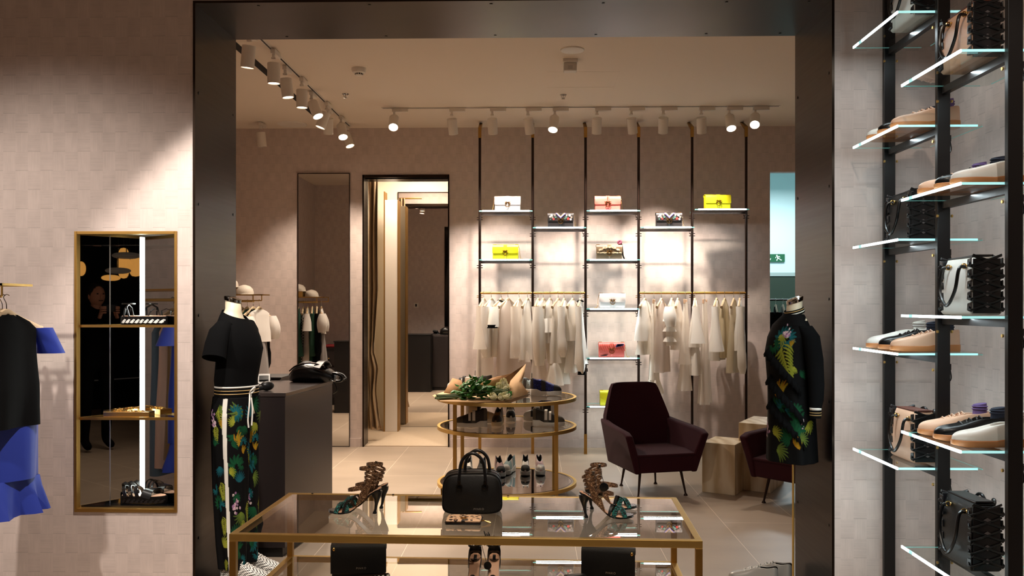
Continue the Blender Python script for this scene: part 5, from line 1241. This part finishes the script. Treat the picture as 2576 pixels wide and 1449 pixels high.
def printed(name, parent, levels, ncol, u_of, seed, spots, band=None, sub=60, bg=(9, 9, 10)):
    """levels: (z, cx, cy, a, b, amp, k, ph); densely re-sampled and dyed"""
    zs = [l[0] for l in levels]; nrow = int(abs(zs[0]-zs[-1])/.0032)+2; m = MB(); secs = []; uu = []; vv = []
    for i in range(nrow):
        z = zs[0]+(zs[-1]-zs[0])*i/(nrow-1); ks = [(abs(l[0]-zs[0])) for l in levels]; d_ = abs(z-zs[0]); g = lambda c: float(np.interp(d_, ks, [l[c] for l in levels]))
        cx, cy, a, b, amp, k, ph = g(1), g(2), g(3), g(4), g(5), levels[0][6], levels[0][7]; sec = []
        for j in range(ncol):
            th = 2*math.pi*j/ncol; f = amp*(math.sin(k*th+ph+z*2)+.5*math.sin(2*k*th+z*9+ph))
            sec.append((cx+(a+f)*math.cos(th), cy+(b+f)*math.sin(th), z)); uu.append(u_of(th)); vv.append(z)
        secs.append(sec)
    m.loft(secs); ob = m.build(name, M_print, parent, smooth=180)
    c = painter(np.array(uu), np.array(vv), seed, spots, bg, band); at = ob.data.color_attributes.new('dye', 'FLOAT_COLOR', 'POINT')
    at.data.foreach_set('color', np.hstack([c, np.ones((len(c), 1))]).astype(np.float32).ravel()); return ob

# left mannequin: cropped black tee and printed trousers
MY = 4.44
mx = lambda px: P(px, 900, MY).x
mz = lambda py: P(580, py, MY).z
o = thing('mannequin', 'headless mannequin in black tee and leaf print trousers at the left jamb', 'mannequin', (mx(593)+.012, MY-.02, 0), E(-10), 'shop mannequins'); o.scale = (.84, .84, 1)
zn = mz(748); 
def ell(z, cx, cy, a, b, n=32, amp=0, k=5, ph=0, tilt=0):
    return [(cx+(a+amp*math.sin(k*t_+ph))*math.cos(t_), cy+(b+amp*math.sin(k*t_+ph))*math.sin(t_), z+tilt*a*math.cos(t_)) for t_ in [j*2*math.pi/n for j in range(n)]]
m = MB(); m.loft([ell(.95, 0, 0, .11, .15), ell(1.10, 0, 0, .09, .12), ell(1.28, .01, 0, .105, .15), ell(1.385, -.01, 0, .085, .165), ell(1.425, -.02, 0, .062, .13, tilt=-.1), ell(1.445, -.02, 0, .056, .075, tilt=-.3), ell(1.475, -.022, 0, .047, .052, tilt=-.2), ell(zn-.012, -.026, 0, .046, .047, tilt=-.2)]); m.build('body_form', M_skinw, o, smooth=80)
m = MB(); m.loft([ell(zn-.020, -.026, 0, .049, .050, tilt=-.2), ell(zn-.006, -.026, 0, .051, .052, tilt=-.2), ell(zn, -.026, 0, .046, .047, tilt=-.2), ell(zn+.003, -.026, 0, .02, .02, tilt=-.2)]); m.build('neck_cap', M_chrome, o)
m = MB(); m.loft([ell(1.455, -.014, 0, .068, .088, tilt=-.35), ell(1.435, -.012, 0, .075, .12, tilt=-.25), ell(1.405, 0, 0, .088, .175, tilt=-.1), ell(1.34, .012, 0, .112, .178, amp=.001), ell(1.28, .02, 0, .128, .168, amp=.002), ell(1.2, .012, 0, .122, .155, amp=.004, ph=1), ell(1.12, .0, 0, .118, .15, amp=.005, ph=1.4), ell(1.095, 0, 0, .116, .148, amp=.003, ph=1.5)], caps=(False, False)); m.build('tee_shirt', M_clothb, o, smooth=80)
for s_ in (-1, 1):
    m = MB(); m.loft([[(cx+r*math.cos(q)*1.0, s_*(cy+r*.62*math.sin(q)), z+.02*math.sin(q)) for q in [k*2*math.pi/20 for k in range(20)]] for cx, cy, z, r in ((-.005, .13, 1.405, .052), (-.015, .172, 1.37, .064), (-.022, .197, 1.31, .069), (-.028, .212, 1.24, .074))], caps=(True, False)); m.build('sleeve', M_clothb, o, smooth=70)
m = MB(); m.loft([ell(1.10, 0, 0, .117, .147), ell(1.085, 0, 0, .121, .152), ell(1.045, 0, 0, .121, .152), ell(1.035, 0, 0, .118, .15)], caps=(False, False)); wb = m.build('waistband', M_clothb, o)
M_wstripe = mat('white_stripe', (226, 222, 214), .7); M_gstripe = mat('gold_stripe', (176, 144, 92), .5)
for z, mm, h in ((1.091, M_wstripe, .0042), (1.074, M_gstripe, .0022), (1.058, M_gstripe, .0022)):
    m = MB(); m.loft([ell(z+h, 0, 0, .1225, .1535), ell(z-h, 0, 0, .1228, .1538)], caps=(False, False)); m.build('stripe', mm, wb, smooth=80, solid=.001)
for s_ in (-1, 1):
    th0 = E(-76)
    u_of = lambda th: (((th-th0+math.pi) % (2*math.pi))-math.pi)*.11
    lv = [(1.04, 0, s_*.05, .118, .098, .001, 4, s_), (.95, -.004, s_*.062, .122, .098, .003, 4, s_), (.80, -.004, s_*.07, .108, .088, .005, 4, s_), (.55, 0, s_*.072, .098, .078, .006, 4, s_), (.30, .006, s_*.074, .088, .072, .006, 4, s_), (.185, .012, s_*.074, .082, .068, .006, 4, s_)]
    rr = random.Random(5); sp = [(-.055, 1.0, 'p', 1.0), (-.10, .93, 'w', .9), (-.085, .9, 'p', .8), (.075, .99, 'f', 1.1), (.045, .965, 'm', .9), (.05, .86, 'm', 1.0), (.075, .80, 'o', 1.0), (.06, .70, 'm', 1.2), (.11, .9, 'f', .8), (-.06, .70, 'f', .8), (-.05, .62, 'p', .8), (.09, .62, 'f', .9), (.05, .52, 'w', 1.0), (.10, .47, 'f', 1.1), (-.04, .45, 'p', .8), (.06, .36, 'f', .9), (-.04, .30, 'f', .9), (-.03, .24, 'p', .6), (.09, .28, 'm', .9), (-.09, .8, 'f', .7), (-.08, .52, 'm', .8)]
    for k in range(16): sp.append((rr.uniform(-.12, .13), rr.uniform(.22, 1.0), rr.choice('fmpof'), .62))
    for k in range(16): sp.append((rr.choice((-1, 1))*rr.uniform(.16, .33), rr.uniform(.25, 1.0), rr.choice('fmpow'), 1.0))
    bd = (lambda u, v: np.abs(u+.018+.03*(1.04-v)*-1) < .0125) if s_ == -1 else None
    printed('trouser_leg', o, lv, 190, u_of, 3+s_, sp, bd)
m = MB(); m.tube(smooth_path([(.118, -.06, 1.06), (.135, -.075, 1.075), (.15, -.06, 1.09), (.14, -.05, 1.07), (.12, -.055, 1.055)], 5), .0045, 6)
m.tube(smooth_path([(.118, -.06, 1.06), (.128, -.085, 1.0), (.122, -.09, .93), (.126, -.088, .89)], 5), .0048, 6); m.tube(smooth_path([(.118, -.05, 1.06), (.140, -.07, .98), (.138, -.075, .90)], 5), .0048, 6); m.build('drawstring', M_wstripe, o)
m = MB(); m.box((0, 0, .055), (.25, .40, .11)); m.build('base_block', M_black, o, bevel=.004)
for s_ in (-1, 1):
    m = MB(); m.loft([ell(.12, .02, s_*.074, .03, .026, 12), ell(.2, .01, s_*.074, .034, .03, 12), ell(.5, 0, s_*.07, .045, .04, 12)]); m.build('lower_leg', M_black, o, smooth=70)
t = NT('woven_white'); ck = t.n('ShaderNodeTexChecker'); ck.inputs['Scale'].default_value = 150; t.l(t.coord((1, 1, 1), rot=(.4, .3, .78)), ck.inputs[0]); ck.inputs[1].default_value = lin((236, 232, 224)); ck.inputs[2].default_value = lin((60, 56, 54)); t.l(ck.outputs[0], t.b.inputs['Base Color']); M_woven = t.m
for y, lb in ((-.075, 'white woven sneaker under the left mannequin, nearer foot'), (.075, 'white woven sneaker under the left mannequin, farther foot')):
    q = o.matrix_world; v = Matrix.Rotation(E(-8), 3, 'Z') @ Vector((-.05, y, 0)); sneaker('sneaker', (o.location.x+v.x, MY+v.y, .112), E(-14), lb, M_woven, M_rubw, .27, .10, group='woven sneakers of the left mannequin', laces=M_shoew)

# right mannequin: black sweatshirt dress with ruffles and leaf print
o = thing('mannequin', 'headless mannequin in a ruffled black leaf print dress at the right jamb', 'mannequin', (P(1986, 900, MY).x, MY-.02, 0), E(192), 'shop mannequins'); o.scale = (.80, .84, 1)
zn = P(1985, 750, MY).z
m = MB(); m.loft([ell(.85, 0, 0, .10, .14), ell(1.28, .01, 0, .10, .14), ell(1.385, -.01, 0, .08, .155), ell(1.425, -.02, 0, .06, .12, tilt=-.1), ell(1.445, -.022, 0, .054, .07, tilt=-.3), ell(1.475, -.024, 0, .047, .052, tilt=-.25), ell(zn-.012, -.028, 0, .046, .047, tilt=-.25)]); m.build('body_form', M_skinw, o, smooth=80)
m = MB(); m.loft([ell(zn-.020, -.028, 0, .049, .050, tilt=-.28), ell(zn-.006, -.028, 0, .051, .052, tilt=-.28), ell(zn, -.028, 0, .046, .047, tilt=-.28), ell(zn+.003, -.028, 0, .02, .02, tilt=-.28)]); m.build('neck_cap', M_chrome, o)
th0 = E(78)
u_of = lambda th: (((th-th0+math.pi) % (2*math.pi))-math.pi)*.13
lv = [(1.455, -.02, 0, .058, .074, .0, 5, 0), (1.43, -.012, 0, .075, .115, .0, 5, 0), (1.40, 0, 0, .088, .165, .0, 5, 0), (1.34, .012, 0, .115, .172, .001, 5, 0), (1.27, .018, 0, .130, .165, .002, 5, 0), (1.1, .01, 0, .125, .155, .003, 5, 0), (.95, .0, 0, .132, .165, .004, 5, 0), (.85, 0, 0, .138, .172, .005, 5, 0), (.725, 0, 0, .142, .178, .008, 5, 0)]
# camera side is th0; the chest (local +x, th=0) lies at u = -.177
sp = [(-.10, 1.345, 'm', 1.1), (-.07, 1.335, 'm', 1.0), (-.125, 1.35, 'f', .9), (-.088, 1.36, 'w', .8), (-.09, 1.31, 'p', 1.5), (-.04, 1.30, 'o', .5), (-.15, 1.3, 'm', .9), (-.10, 1.05, 'o', 1.1), (-.12, 1.04, 'o', 1.0), (-.13, 1.0, 'm', 1.0), (-.09, 1.0, 'm', 1.1), (-.02, .98, 'm', .9), (.0, .93, 'm', 1.1), (.01, .925, 'w', .6), (.05, .93, 'f', .9), (-.03, .875, 'm', 1.3), (-.06, .86, 'f', 1.0), (-.01, .80, 'o', .9), (.0, .84, 'f', .8), (-.13, .78, 'f', 1.0), (-.15, .86, 'f', .8), (.02, 1.15, 'f', .6), (-.02, 1.2, 'f', .6)]
rr = random.Random(8)
for k in range(16): sp.append((rr.choice((-1, 1))*rr.uniform(.2, .4), rr.uniform(.75, 1.3), rr.choice('fmpow'), 1.0))
printed('dress', o, lv, 220, u_of, 21, sp)
for k, (z, mm) in enumerate(((1.457, M_clothb), (1.463, M_wstripe), (1.469, M_clothb), (1.474, M_gstripe), (1.479, M_clothb))):
    a = .060-.002*k; m = MB(); m.tube([(-.021+a*math.cos(q), (a+.012)*math.sin(q), z-.25*a*math.cos(q)) for q in [j*2*math.pi/32 for j in range(32)]], .0032, 6, closed=True); m.build('collar_stripe', mm, o)
for s_ in (-1, 1):
    m = MB(); pth = [(-.012, s_*.135, 1.40, .05), (-.03, s_*.178, 1.35, .056), (-.045, s_*.195, 1.24, .054), (-.055, s_*.20, 1.12, .048), (-.052, s_*.205, 1.04, .044), (-.045, s_*.205, .995, .034)]
    m.loft([[(cx+r*math.cos(q), cy+r*.85*math.sin(q), z) for q in [k*2*math.pi/20 for k in range(20)]] for cx, cy, z, r in pth]); sl_ = m.build('sleeve', M_clothb, o, smooth=70)
    m = MB(); m.loft([[(-.046+r*math.cos(q), s_*.205+r*.85*math.sin(q), z) for q in [k*2*math.pi/20 for k in range(20)]] for z, r in ((1.005, .033), (.99, .0345), (.955, .033))]); m.build('cuff', M_clothb, sl_)
    for z, mm, h in ((1.0, M_wstripe, .006), (.982, M_gstripe, .002), (.970, M_gstripe, .002)):
        m = MB(); m.loft([[(-.046+.0352*math.cos(q), s_*.205+.0305*math.sin(q), z+dz) for q in [k*2*math.pi/20 for k in range(20)]] for dz in (-h, h)], caps=(False, False)); m.build('cuff_stripe', mm, sl_, solid=.001)
for k, (zz0, th) in enumerate(((1.30, -.15), (1.16, -.05), (1.04, .0))):
    m = MB(); secs = []
    for i in range(26):
        q = i/25; t_ = th+.1+q*1.5; z = zz0-.20*q; r0, r1 = .132, .132+.034*(1-q*.7); zig = .007*math.sin(i*2.4)
        b = lambda r, dz: (r*math.cos(t_)+.012, (r+.038)*math.sin(t_), z+dz)
        secs.append([b(r0-.006, 0), b((r0+r1)/2+zig*.5, -.02+zig), b(r1+zig, -.045-zig)])
    m.loft(secs, closed=False); m.build('ruffle', M_clothb, o, smooth=30, solid=.0015)
m = MB(); m.tube([(.0, .03, .01), (.0, .03, .9)], .007, 10); m.build('stand_pole', M_brass, o); m = MB(); m.lathe([(.12, 0), (.12, .008), (.02, .012)], n=32); m.build('base_plate', M_black, o)
for px, lb, rz in ((1908, 'silver sneaker on the floor under the right mannequin, left one', E(158)), (1952, 'silver sneaker on the floor under the right mannequin, right one', E(150))):
    p = P(px+44, 1460, 4.72); sneaker('sneaker', (p.x, 4.68+(.06 if px > 1920 else 0), .001), rz, lb, mat('silver_leather', (190, 186, 180), .35, .4), M_rubw, .26, .09, laces=M_shoew, group='silver sneakers on the floor')

# ------------------------------------------------------------------ side rails with clothes (left wall)
def rail(xe, y, zt2, label):
    o = thing('clothes_rail', label, 'clothes rail', (-3.4, y, zt2)); L = xe+3.4
    m = MB(); m.span((0, -.11, -.006), (L, .11, 0)); m.build('top_shelf', M_glass, o, smooth=0)
    m = MB(); m.span((0, -.115, -.008), (L, -.10, .002)); m.span((0, .10, -.008), (L, .115, .002)); m.span((L-.012, -.115, -.008), (L, .115, .002)); m.build('shelf_frame', M_brassd, o, smooth=0)
    m = MB()
    m.tube(smooth_path([(L-.006, -.108, -.004), (L-.006, -.108, -.055)], 2), .005, 6); m.tube([(L-.006, -.108, -.056), (0, -.108, -.056)], .005, 6); m.build('guard_loop', M_brassd, o)
    m = MB(); m.tube([(0, 0, -.062), (L-.11, 0, -.062)], .009, 10); m.build('hanging_rail', M_brass, o)
    m = MB(); m.tube([(L-.12, 0, -.062), (L-.12, 0, -.004)], .006, 6); m.build('rail_post', M_brassd, o); return o
zr1 = P(640, 741, 8.03).z; rail(P(669, 741, 8.03).x, 8.03, zr1, 'brass clothes rail with a glass shelf on the left wall of the inner room')
zr2 = P(40, 715, 3.85).z; rail(P(45, 715, 3.85).x, 3.85, zr2, 'brass clothes rail end at the far left edge of the shop front')
M_green = cloth('bottle_green', (14, 62, 44)); M_greyc = cloth('grey_jersey', (120, 112, 108)); M_wh2 = cloth('white_poplin', (216, 208, 200))
t = NT('gingham'); ck = t.n('ShaderNodeTexChecker'); ck.inputs['Scale'].default_value = 60; t.l(t.coord(), ck.inputs[0]); ck.inputs[1].default_value = lin((220, 214, 204)); ck.inputs[2].default_value = lin((24, 22, 22)); t.l(ck.outputs[0], t.b.inputs['Base Color']); M_ging = t.m
gg = 'clothes on the left rail of the inner room'
for i, (x, kw, lb) in enumerate(((-2.50, dict(m1=M_wh2, sleeve='puff', sl=.22, L=.30, under=(M_greyc, .48)), 'white puff sleeve blouse over a grey skirt at the front end of the left rail'),
        (-2.555, dict(m1=M_clothb, sleeve='long', sl=.5, L=.75), 'black long sleeved top behind the white puff sleeve blouse'),
        (-2.61, dict(m1=M_green, sleeve='long', sl=.5, L=.62), 'dark green top on the left rail, seen in the tall mirror'),
        (-2.665, dict(m1=M_wh2, sleeve='short', sl=.2, L=.72, flare=1.1), 'long white dress on the left rail, seen in the tall mirror'),
        (-2.72, dict(m1=M_ging, L=.8, w=.15), 'black and white gingham dress on the left rail'),
        (-2.78, dict(m1=M_green, sleeve='bell', sl=.5, L=.66), 'bottle green flared dress on the left rail'),
        (-2.84, dict(m1=M_clothb, sleeve='short', sl=.2, L=.82), 'black dress on the left rail beside the green one'),
        (-2.90, dict(m1=M_wh2, sleeve='bell', sl=.36, L=.62), 'white bell sleeve blouse deep on the left rail'))):
    garment(x-.02, E(76+i), lb, **{**dict(w=.18, thick=.018, seed=40+i, z=zr1-.062, Y=8.03, grp=gg), **kw})
M_cap = mat('pearl_cap', (226, 214, 198), .5, noise=.6, nscale=160)
def cap(loc, rz, label):
    o = thing('cap', label, 'cap', loc, rz, 'pearl caps on the left rail shelf')
    m = MB(); m.lathe([(.082, 0), (.083, .02), (.075, .05), (.05, .075), (.01, .088)], n=24); m.build('crown', M_cap, o)
    m = MB(); m.loft([[(.07*math.cos(a), .078*math.sin(a), .006), ((.07+.065*math.cos(a)**.6)*math.cos(a)+.0, .078*math.sin(a), .0)] for a in [E(-80+16*k) for k in range(11)]], closed=False); m.build('peak', M_cap, o, solid=.003)
p = P(615, 738, 8.0); cap((p.x, 8.0, zr1+.001), E(-40), 'pearly white cap on the left rail shelf, right of the brass box')
bx = thing('brass_box', 'small brass box on the left rail shelf carrying a cap', 'box', (p.x-.16, 8.03, zr1+.001)); m = MB(); m.box((0, 0, .03), (.15, .13, .06)); m.build('box_body', M_brass, bx, bevel=.002); m = MB(); m.box((0, 0, .062), (.154, .134, .006)); m.build('lid', M_brassd, bx, smooth=0)
cap((p.x-.15, 8.02, zr1+.067), E(-30), 'pearly white cap on top of the brass box')
# front left rail
M_blue = cloth('cobalt_blue', (20, 44, 140), .6); M_golds = cloth('gold_brown_satin', (112, 80, 44), .4); M_silb = cloth('silver_blue_jacquard', (150, 156, 178), .45); M_pnk = cloth('dusty_pink', (190, 150, 132)); M_denim = cloth('denim_grey', (78, 92, 106))
g4 = 'clothes on the far left rail'; x0 = P(8, 800, 3.85).x
garment(x0+.015, E(72), 'black sleeveless dress on the wooden hanger at the left edge', w=.17, L=.50, m1=M_clothb, z=zr2-.062, Y=3.85, thick=.03, seed=60, grp=g4)
garment(x0-.01, E(66), 'cobalt blue ruffled dress with silver lining at the left edge', w=.19, L=.74, m1=M_blue, m2=M_blue, sleeve='short', sl=.12, flare=.95, ruffle=.16, z=zr2-.062, Y=3.86, thick=.03, seed=61, grp=g4)
garment(x0-.07, E(80), 'gold brown satin skirt behind the black dress at the left edge', w=.15, L=.85, m1=M_golds, z=zr2-.062, Y=3.85, thick=.02, seed=62, grp=g4)
garment(x0-.13, E(80), 'dusty pink long dress on the far left rail, seen in the niche mirror', w=.17, L=.9, m1=M_pnk, z=zr2-.062, Y=3.85, thick=.02, seed=63, grp=g4)
garment(x0-.20, E(80), 'grey denim dress on the far left rail, seen in the niche mirror', w=.17, L=.95, m1=M_denim, z=zr2-.062, Y=3.85, thick=.02, seed=64, grp=g4)

# ------------------------------------------------------------------ curtain, exit sign, corridor clothes, switches
M_satin = mat('champagne_satin', (168, 140, 104), .34, .15, sheen=.3)
o = thing('curtain', 'champagne satin curtain gathered at the left of the fitting room doorway', 'curtain', (0, YB+.40, 0))
cxs = lambda px: P(px, 800, YB+.40).x
m = MB(); secs = []; N = 60
for i in range(N+1):
    q = i/N; py = 440+640*q; z = P(945, py, YB+.40).z
    l = interp(q, [0, .5, .68, .75, .85, .95, 1], [cxs(926), cxs(926), cxs(926), cxs(926), cxs(926), cxs(926), cxs(926)]); r_ = interp(q, [0, .45, .66, .70, .76, .86, .92, 1], [cxs(949), cxs(953), cxs(942), cxs(941), cxs(951), cxs(946), cxs(950), cxs(962)])
    sec = []
    for j in range(48):
        u_ = j/47; sec.append((l+(r_-l)*u_, .035*math.sin(u_*15+q*2.2+1.5*math.sin(q*5))*(1 if q < .66 else 1.1)+(.02*math.sin(q*38+u_*5) if q > .66 else .003*math.sin(q*20)), z))
    secs.append(sec)
m.loft(secs, closed=False); m.build('curtain_cloth', M_satin, o, smooth=80, solid=.003)
m = MB(); m.tube([(cxs(925), 0, P(945, 440, YB+.4).z), (cxs(1000), 0, P(945, 440, YB+.4).z)], .010, 8); m.build('curtain_rod', M_brassd, o)
ex_ = P(1950, 649, YC-.03); w2 = .19; o = thing('exit_sign', 'green emergency exit sign with a running man on the corridor wall', 'sign', (P(1972, 649, YC).x-w2+.005, YC-.004, ex_.z))
m = MB(); m.span((-w2, -.03, -.06), (w2, 0, .06)); m.build('sign_panel', mat('exit_green', (14, 84, 52), .5, emit=.12), o, smooth=0, bevel=.002)
m = MB(); y0, y1 = -.0335, -.031
def lim(pts, w_):
    for a, b in zip(pts, pts[1:]):
        d_ = (Vector(b)-Vector(a)).normalized(); n_ = Vector((-d_.y, d_.x))*w_; m.prism([(a[0]+n_.x, a[1]+n_.y), (b[0]+n_.x, b[1]+n_.y), (b[0]-n_.x, b[1]-n_.y), (a[0]-n_.x, a[1]-n_.y)], y0, y1, 0, 'xz')
hx = .085
m.prism([(hx-.018+.011*math.cos(a), .038+.011*math.sin(a)) for a in [k*.5236 for k in range(12)]], y0, y1, 0, 'xz')
lim([(hx-.012, .024), (hx+.004, -.006)], .010); lim([(hx-.008, .022), (hx-.034, .012), (hx-.040, -.002)], .0045); lim([(hx-.006, .022), (hx+.018, .026), (hx+.030, .008)], .0045)
lim([(hx+.002, -.006), (hx-.016, -.020), (hx-.018, -.044)], .0058); lim([(hx+.006, -.008), (hx+.026, -.016), (hx+.046, -.034), (hx+.058, -.030)], .0058)
m.build('running_man', mat('sign_white', (214, 232, 220), .5, emit=.3), o, smooth=0)
m = MB(); lim([(-.05, .045), (-.05, -.035)], .006); lim([(-.075, -.008), (-.05, -.040), (-.025, -.008)], .006); m.build('down_arrow', MATS['sign_white'], o, smooth=0)
for i, (x, lb) in enumerate(((2.56, 'black garment on the corridor rail left of the right mannequin'), (2.64, 'dark garment behind the first on the corridor rail'), (2.72, 'dark grey garment farther along the corridor rail'))):
    garment(x+.06, E(80), lb, w=.17, L=.9, m1=M_clothb if i < 2 else M_greyc, z=1.56, Y=9.75, thick=.02, seed=80+i, sleeve='long', grp='dark clothes in the corridor')
o = thing('corridor_rail', 'black clothes rail in the corridor past the right opening', 'clothes rail', (2.9, 9.75, 0)); m = MB(); m.tube([(-.42, 0, 1.56), (.42, 0, 1.56)], .01, 8); m.build('rail', M_black, o); m = MB(); m.tube([(-.42, 0, 0), (-.42, 0, 1.56)], .01, 8); m.build('post', M_black, o); m = MB(); m.tube([(.42, 0, 0), (.42, 0, 1.56)], .01, 8); m.build('post', M_black, o)
o = thing('wall_switch', 'small white wall switch on the rear of the shop front wall, seen in the mirror', 'switch', (-2.2, YR+.001, 1.5), math.pi); m = MB(); m.box((0, -.006, 0), (.09, .012, .09)); m.build('switch_plate', M_white, o, bevel=.003); m = MB(); m.box((0, -.013, 0), (.03, .004, .05)); m.build('switch_key', M_black, o, smooth=0)
# drawer cabinet against the rear of the front wall, with a red pouch
o = thing('drawer_cabinet', 'dark drawer cabinet beside the left wall, seen in the tall mirror', 'cabinet', (-3.05, 5.12, 0)); m = MB(); m.box((0, 0, .43), (.5, .5, .86)); m.build('cabinet_body', M_black, o, bevel=.004)
for k in range(3):
    m = MB(); m.box((0, .256, .70-.24*k), (.46, .012, .21)); dd_ = m.build('drawer', M_count, o, bevel=.002); m = MB(); m.ball((0, .268, .70-.24*k), .012, 10, k=6); m.build('knob', M_brass, dd_)
o = thing('pouch', 'folded crimson pouch on the dark drawer cabinet', 'pouch', (-3.0, 5.15, .862)); m = MB(); m.loft([[(x*s_, y*s_, z) for x, y in ((-.16, -.12), (.16, -.12), (.17, .12), (-.15, .13))] for s_, z in ((.96, 0), (1, .012), (.97, .03), (.8, .04))]); m.build('pouch_body', mat('crimson', (170, 24, 56), .6), o, bevel=.006); m = MB(); m.tube([(-.15, .125, .024), (.16, .118, .024)], .003, 6); m.build('zip', M_gold, o)

# ------------------------------------------------------------------ behind the viewer: lantern cluster and the person taking the picture (seen in the niche mirror)
def refl(v):
    d_ = (v-Vector((A0.x, A0.y, v.z))).dot(nr); return v-2*d_*nr
M_lant = mat('amber_lantern', (236, 168, 82), .7, emit=1.1); M_lang = mat('grey_lantern', (150, 138, 122), .7, emit=.12)
for px, py, wv, hv, mm, lb in ((198, 676, 34, 38, M_lant, 'round amber paper lantern at the left edge of the niche mirror'), (311, 662, 30, 78, M_lant, 'tall amber barrel lantern in the middle of the hanging cluster'), (318, 643, 70, 17, M_lang, 'flat grey saucer lantern at the top of the cluster'),
        (297, 681, 62, 16, M_lang, 'flat grey saucer lantern under the barrel lantern'), (279, 699, 46, 15, M_lant, 'flat amber saucer lantern, lowest of the cluster'), (341, 671, 32, 50, M_lant, 'egg-shaped amber lantern beside the light tube'), (326, 661, 22, 16, M_lant, 'small amber lantern between the grey saucers')):
    Yv = 8.6+.55*(px % 7)+.1*(py % 3); v = refl(P(px, py, Yv)); s_ = Yv/FPX/2; o = thing('pendant_lantern', lb+', reflected', 'lantern', v, 0, 'hanging paper lanterns')
    n = 24; m = MB(); secs = []
    for i in range(11):
        a = -math.pi/2+math.pi*i/10; q = max(.06, math.cos(a)**(.8 if hv < wv else .6)); secs.append([(wv*s_*q*math.cos(t_)*(1+.03*math.cos(8*t_)), wv*s_*q*math.sin(t_)*(1+.03*math.cos(8*t_)), hv*s_*math.sin(a)) for t_ in [j*2*math.pi/n for j in range(n)]])
    m.loft(secs); m.build('lantern_shade', mm, o); m = MB(); m.tube([(0, 0, hv*s_), (0, 0, 4.2-v.z)], .006, 5); m.build('cord', M_black, o)
wall('ceiling_mall', [((-9, -9, 4.2), (9, -.9, 4.3))], mat('mall_dark', (18, 17, 18), .8)); wall('wall_mall', [((-9, -9.1, 0), (9, -9, 4.3))], mat('mall_wall', (28, 30, 36), .6))
wall('floor_mall', [((-9, -9, -.12), (9, -4, -.02))], MATS['mall_dark'])
o = thing('person', 'person in dark clothes holding up a phone to take the picture, reflected in the niche', 'person', (0, -.42, 0))
def skinmesh(nm, verts, edges, rad, mt, sub=2):
    me = bpy.data.meshes.new(nm); me.from_pydata(verts, edges, []); me.materials.append(mt); ob = bpy.data.objects.new(nm, me); col.objects.link(ob); ob.parent = o
    md = ob.modifiers.new('skin', 'SKIN'); md.use_smooth_shade = True; md2 = ob.modifiers.new('sub', 'SUBSURF'); md2.levels = sub; md2.render_levels = sub
    for i, r_ in enumerate(rad): me.skin_vertices[0].data[i].radius = (r_, r_) if isinstance(r_, (int, float)) else r_; 
    me.skin_vertices[0].data[0].use_root = True; return ob
vsk = [(0, 0, .95), (0, 0, 1.12), (0, 0, 1.30), (0, 0, 1.42), (0, .01, 1.50), (-.18, 0, 1.40), (-.24, .08, 1.17), (-.09, .26, 1.36), (.18, 0, 1.40), (.24, .08, 1.17), (.09, .26, 1.36), (-.10, 0, .88), (-.11, .02, .50), (-.11, -.02, .10), (-.12, .12, .04), (.10, 0, .88), (.11, .02, .50), (.11, -.02, .10), (.12, .12, .04)]
skinmesh('body', vsk, [(0, 1), (1, 2), (2, 3), (3, 4), (3, 5), (5, 6), (6, 7), (3, 8), (8, 9), (9, 10), (0, 11), (11, 12), (12, 13), (13, 14), (0, 15), (15, 16), (16, 17), (17, 18)],
         [(.15, .11), (.14, .10), (.16, .11), (.09, .08), .055, .062, .05, .034, .062, .05, .034, .09, .065, .045, .04, .09, .065, .045, .04], M_clothb)
M_skin = mat('skin', (180, 128, 104), .55)
m = MB(); m.ball((0, .02, 1.60), (.075, .092, .112), 20, k=14); m.loft([ell(1.46, 0, .005, .05, .052, 14), ell(1.55, 0, .01, .048, .052, 14)]); m.tube([(0, .105, 1.615), (0, .128, 1.585), (0, .118, 1.575)], [.008, .013, .010], 8)
for s_ in (-1, 1): m.ball((s_*.076, .01, 1.59), (.008, .018, .028), 8, k=6)
m.build('head', M_skin, o, smooth=80)
m = MB()
for s_ in (-1, 1): m.ball((s_*.030, .103, 1.618), (.012, .006, .007), 8, k=6)
m.tube([(-.022, .108, 1.548), (0, .114, 1.546), (.022, .108, 1.548)], .004, 6); m.build('eyes_and_mouth', M_black, o)
m = MB(); m.ball((0, -.005, 1.625), (.084, .096, .108), 18, k=12); m.build('hair', mat('dark_hair', (20, 16, 14), .6), o)
for s_ in (-1, 1):
    m = MB(); m.box((s_*.082, .275, 1.40), (.026, .05, .075), rot=(0, -s_*.3, 0)); hb = m.build('hand', M_skin, o, bevel=.012, seg=3)
    for k in range(4):
        m = MB(); z = 1.425+.019*k-.01*abs(k-1.5)*.4; m.tube(smooth_path([(s_*.088, .285, z), (s_*.092, .315, z+.004), (s_*.070, .332, z+.006), (s_*.05, .326, z+.006)], 3), .0082, 8); m.build('finger', M_skin, hb)
    m = MB(); m.tube(smooth_path([(s_*.075, .265, 1.395), (s_*.062, .27, 1.43), (s_*.045, .292, 1.455)], 3), .0095, 8); m.build('finger', M_skin, hb)
ph = thing('phone', 'black phone held up in front of the face of the person', 'phone', (0, -.42+.312, 1.47)); m = MB(); m.box((0, 0, 0), (.145, .009, .074)); m.build('phone_body', M_black, ph, bevel=.003); m = MB(); m.box((0, -.0055, 0), (.135, .001, .066)); m.build('screen', mat('phone_screen', (150, 140, 130), .2, emit=.3), ph, smooth=0)
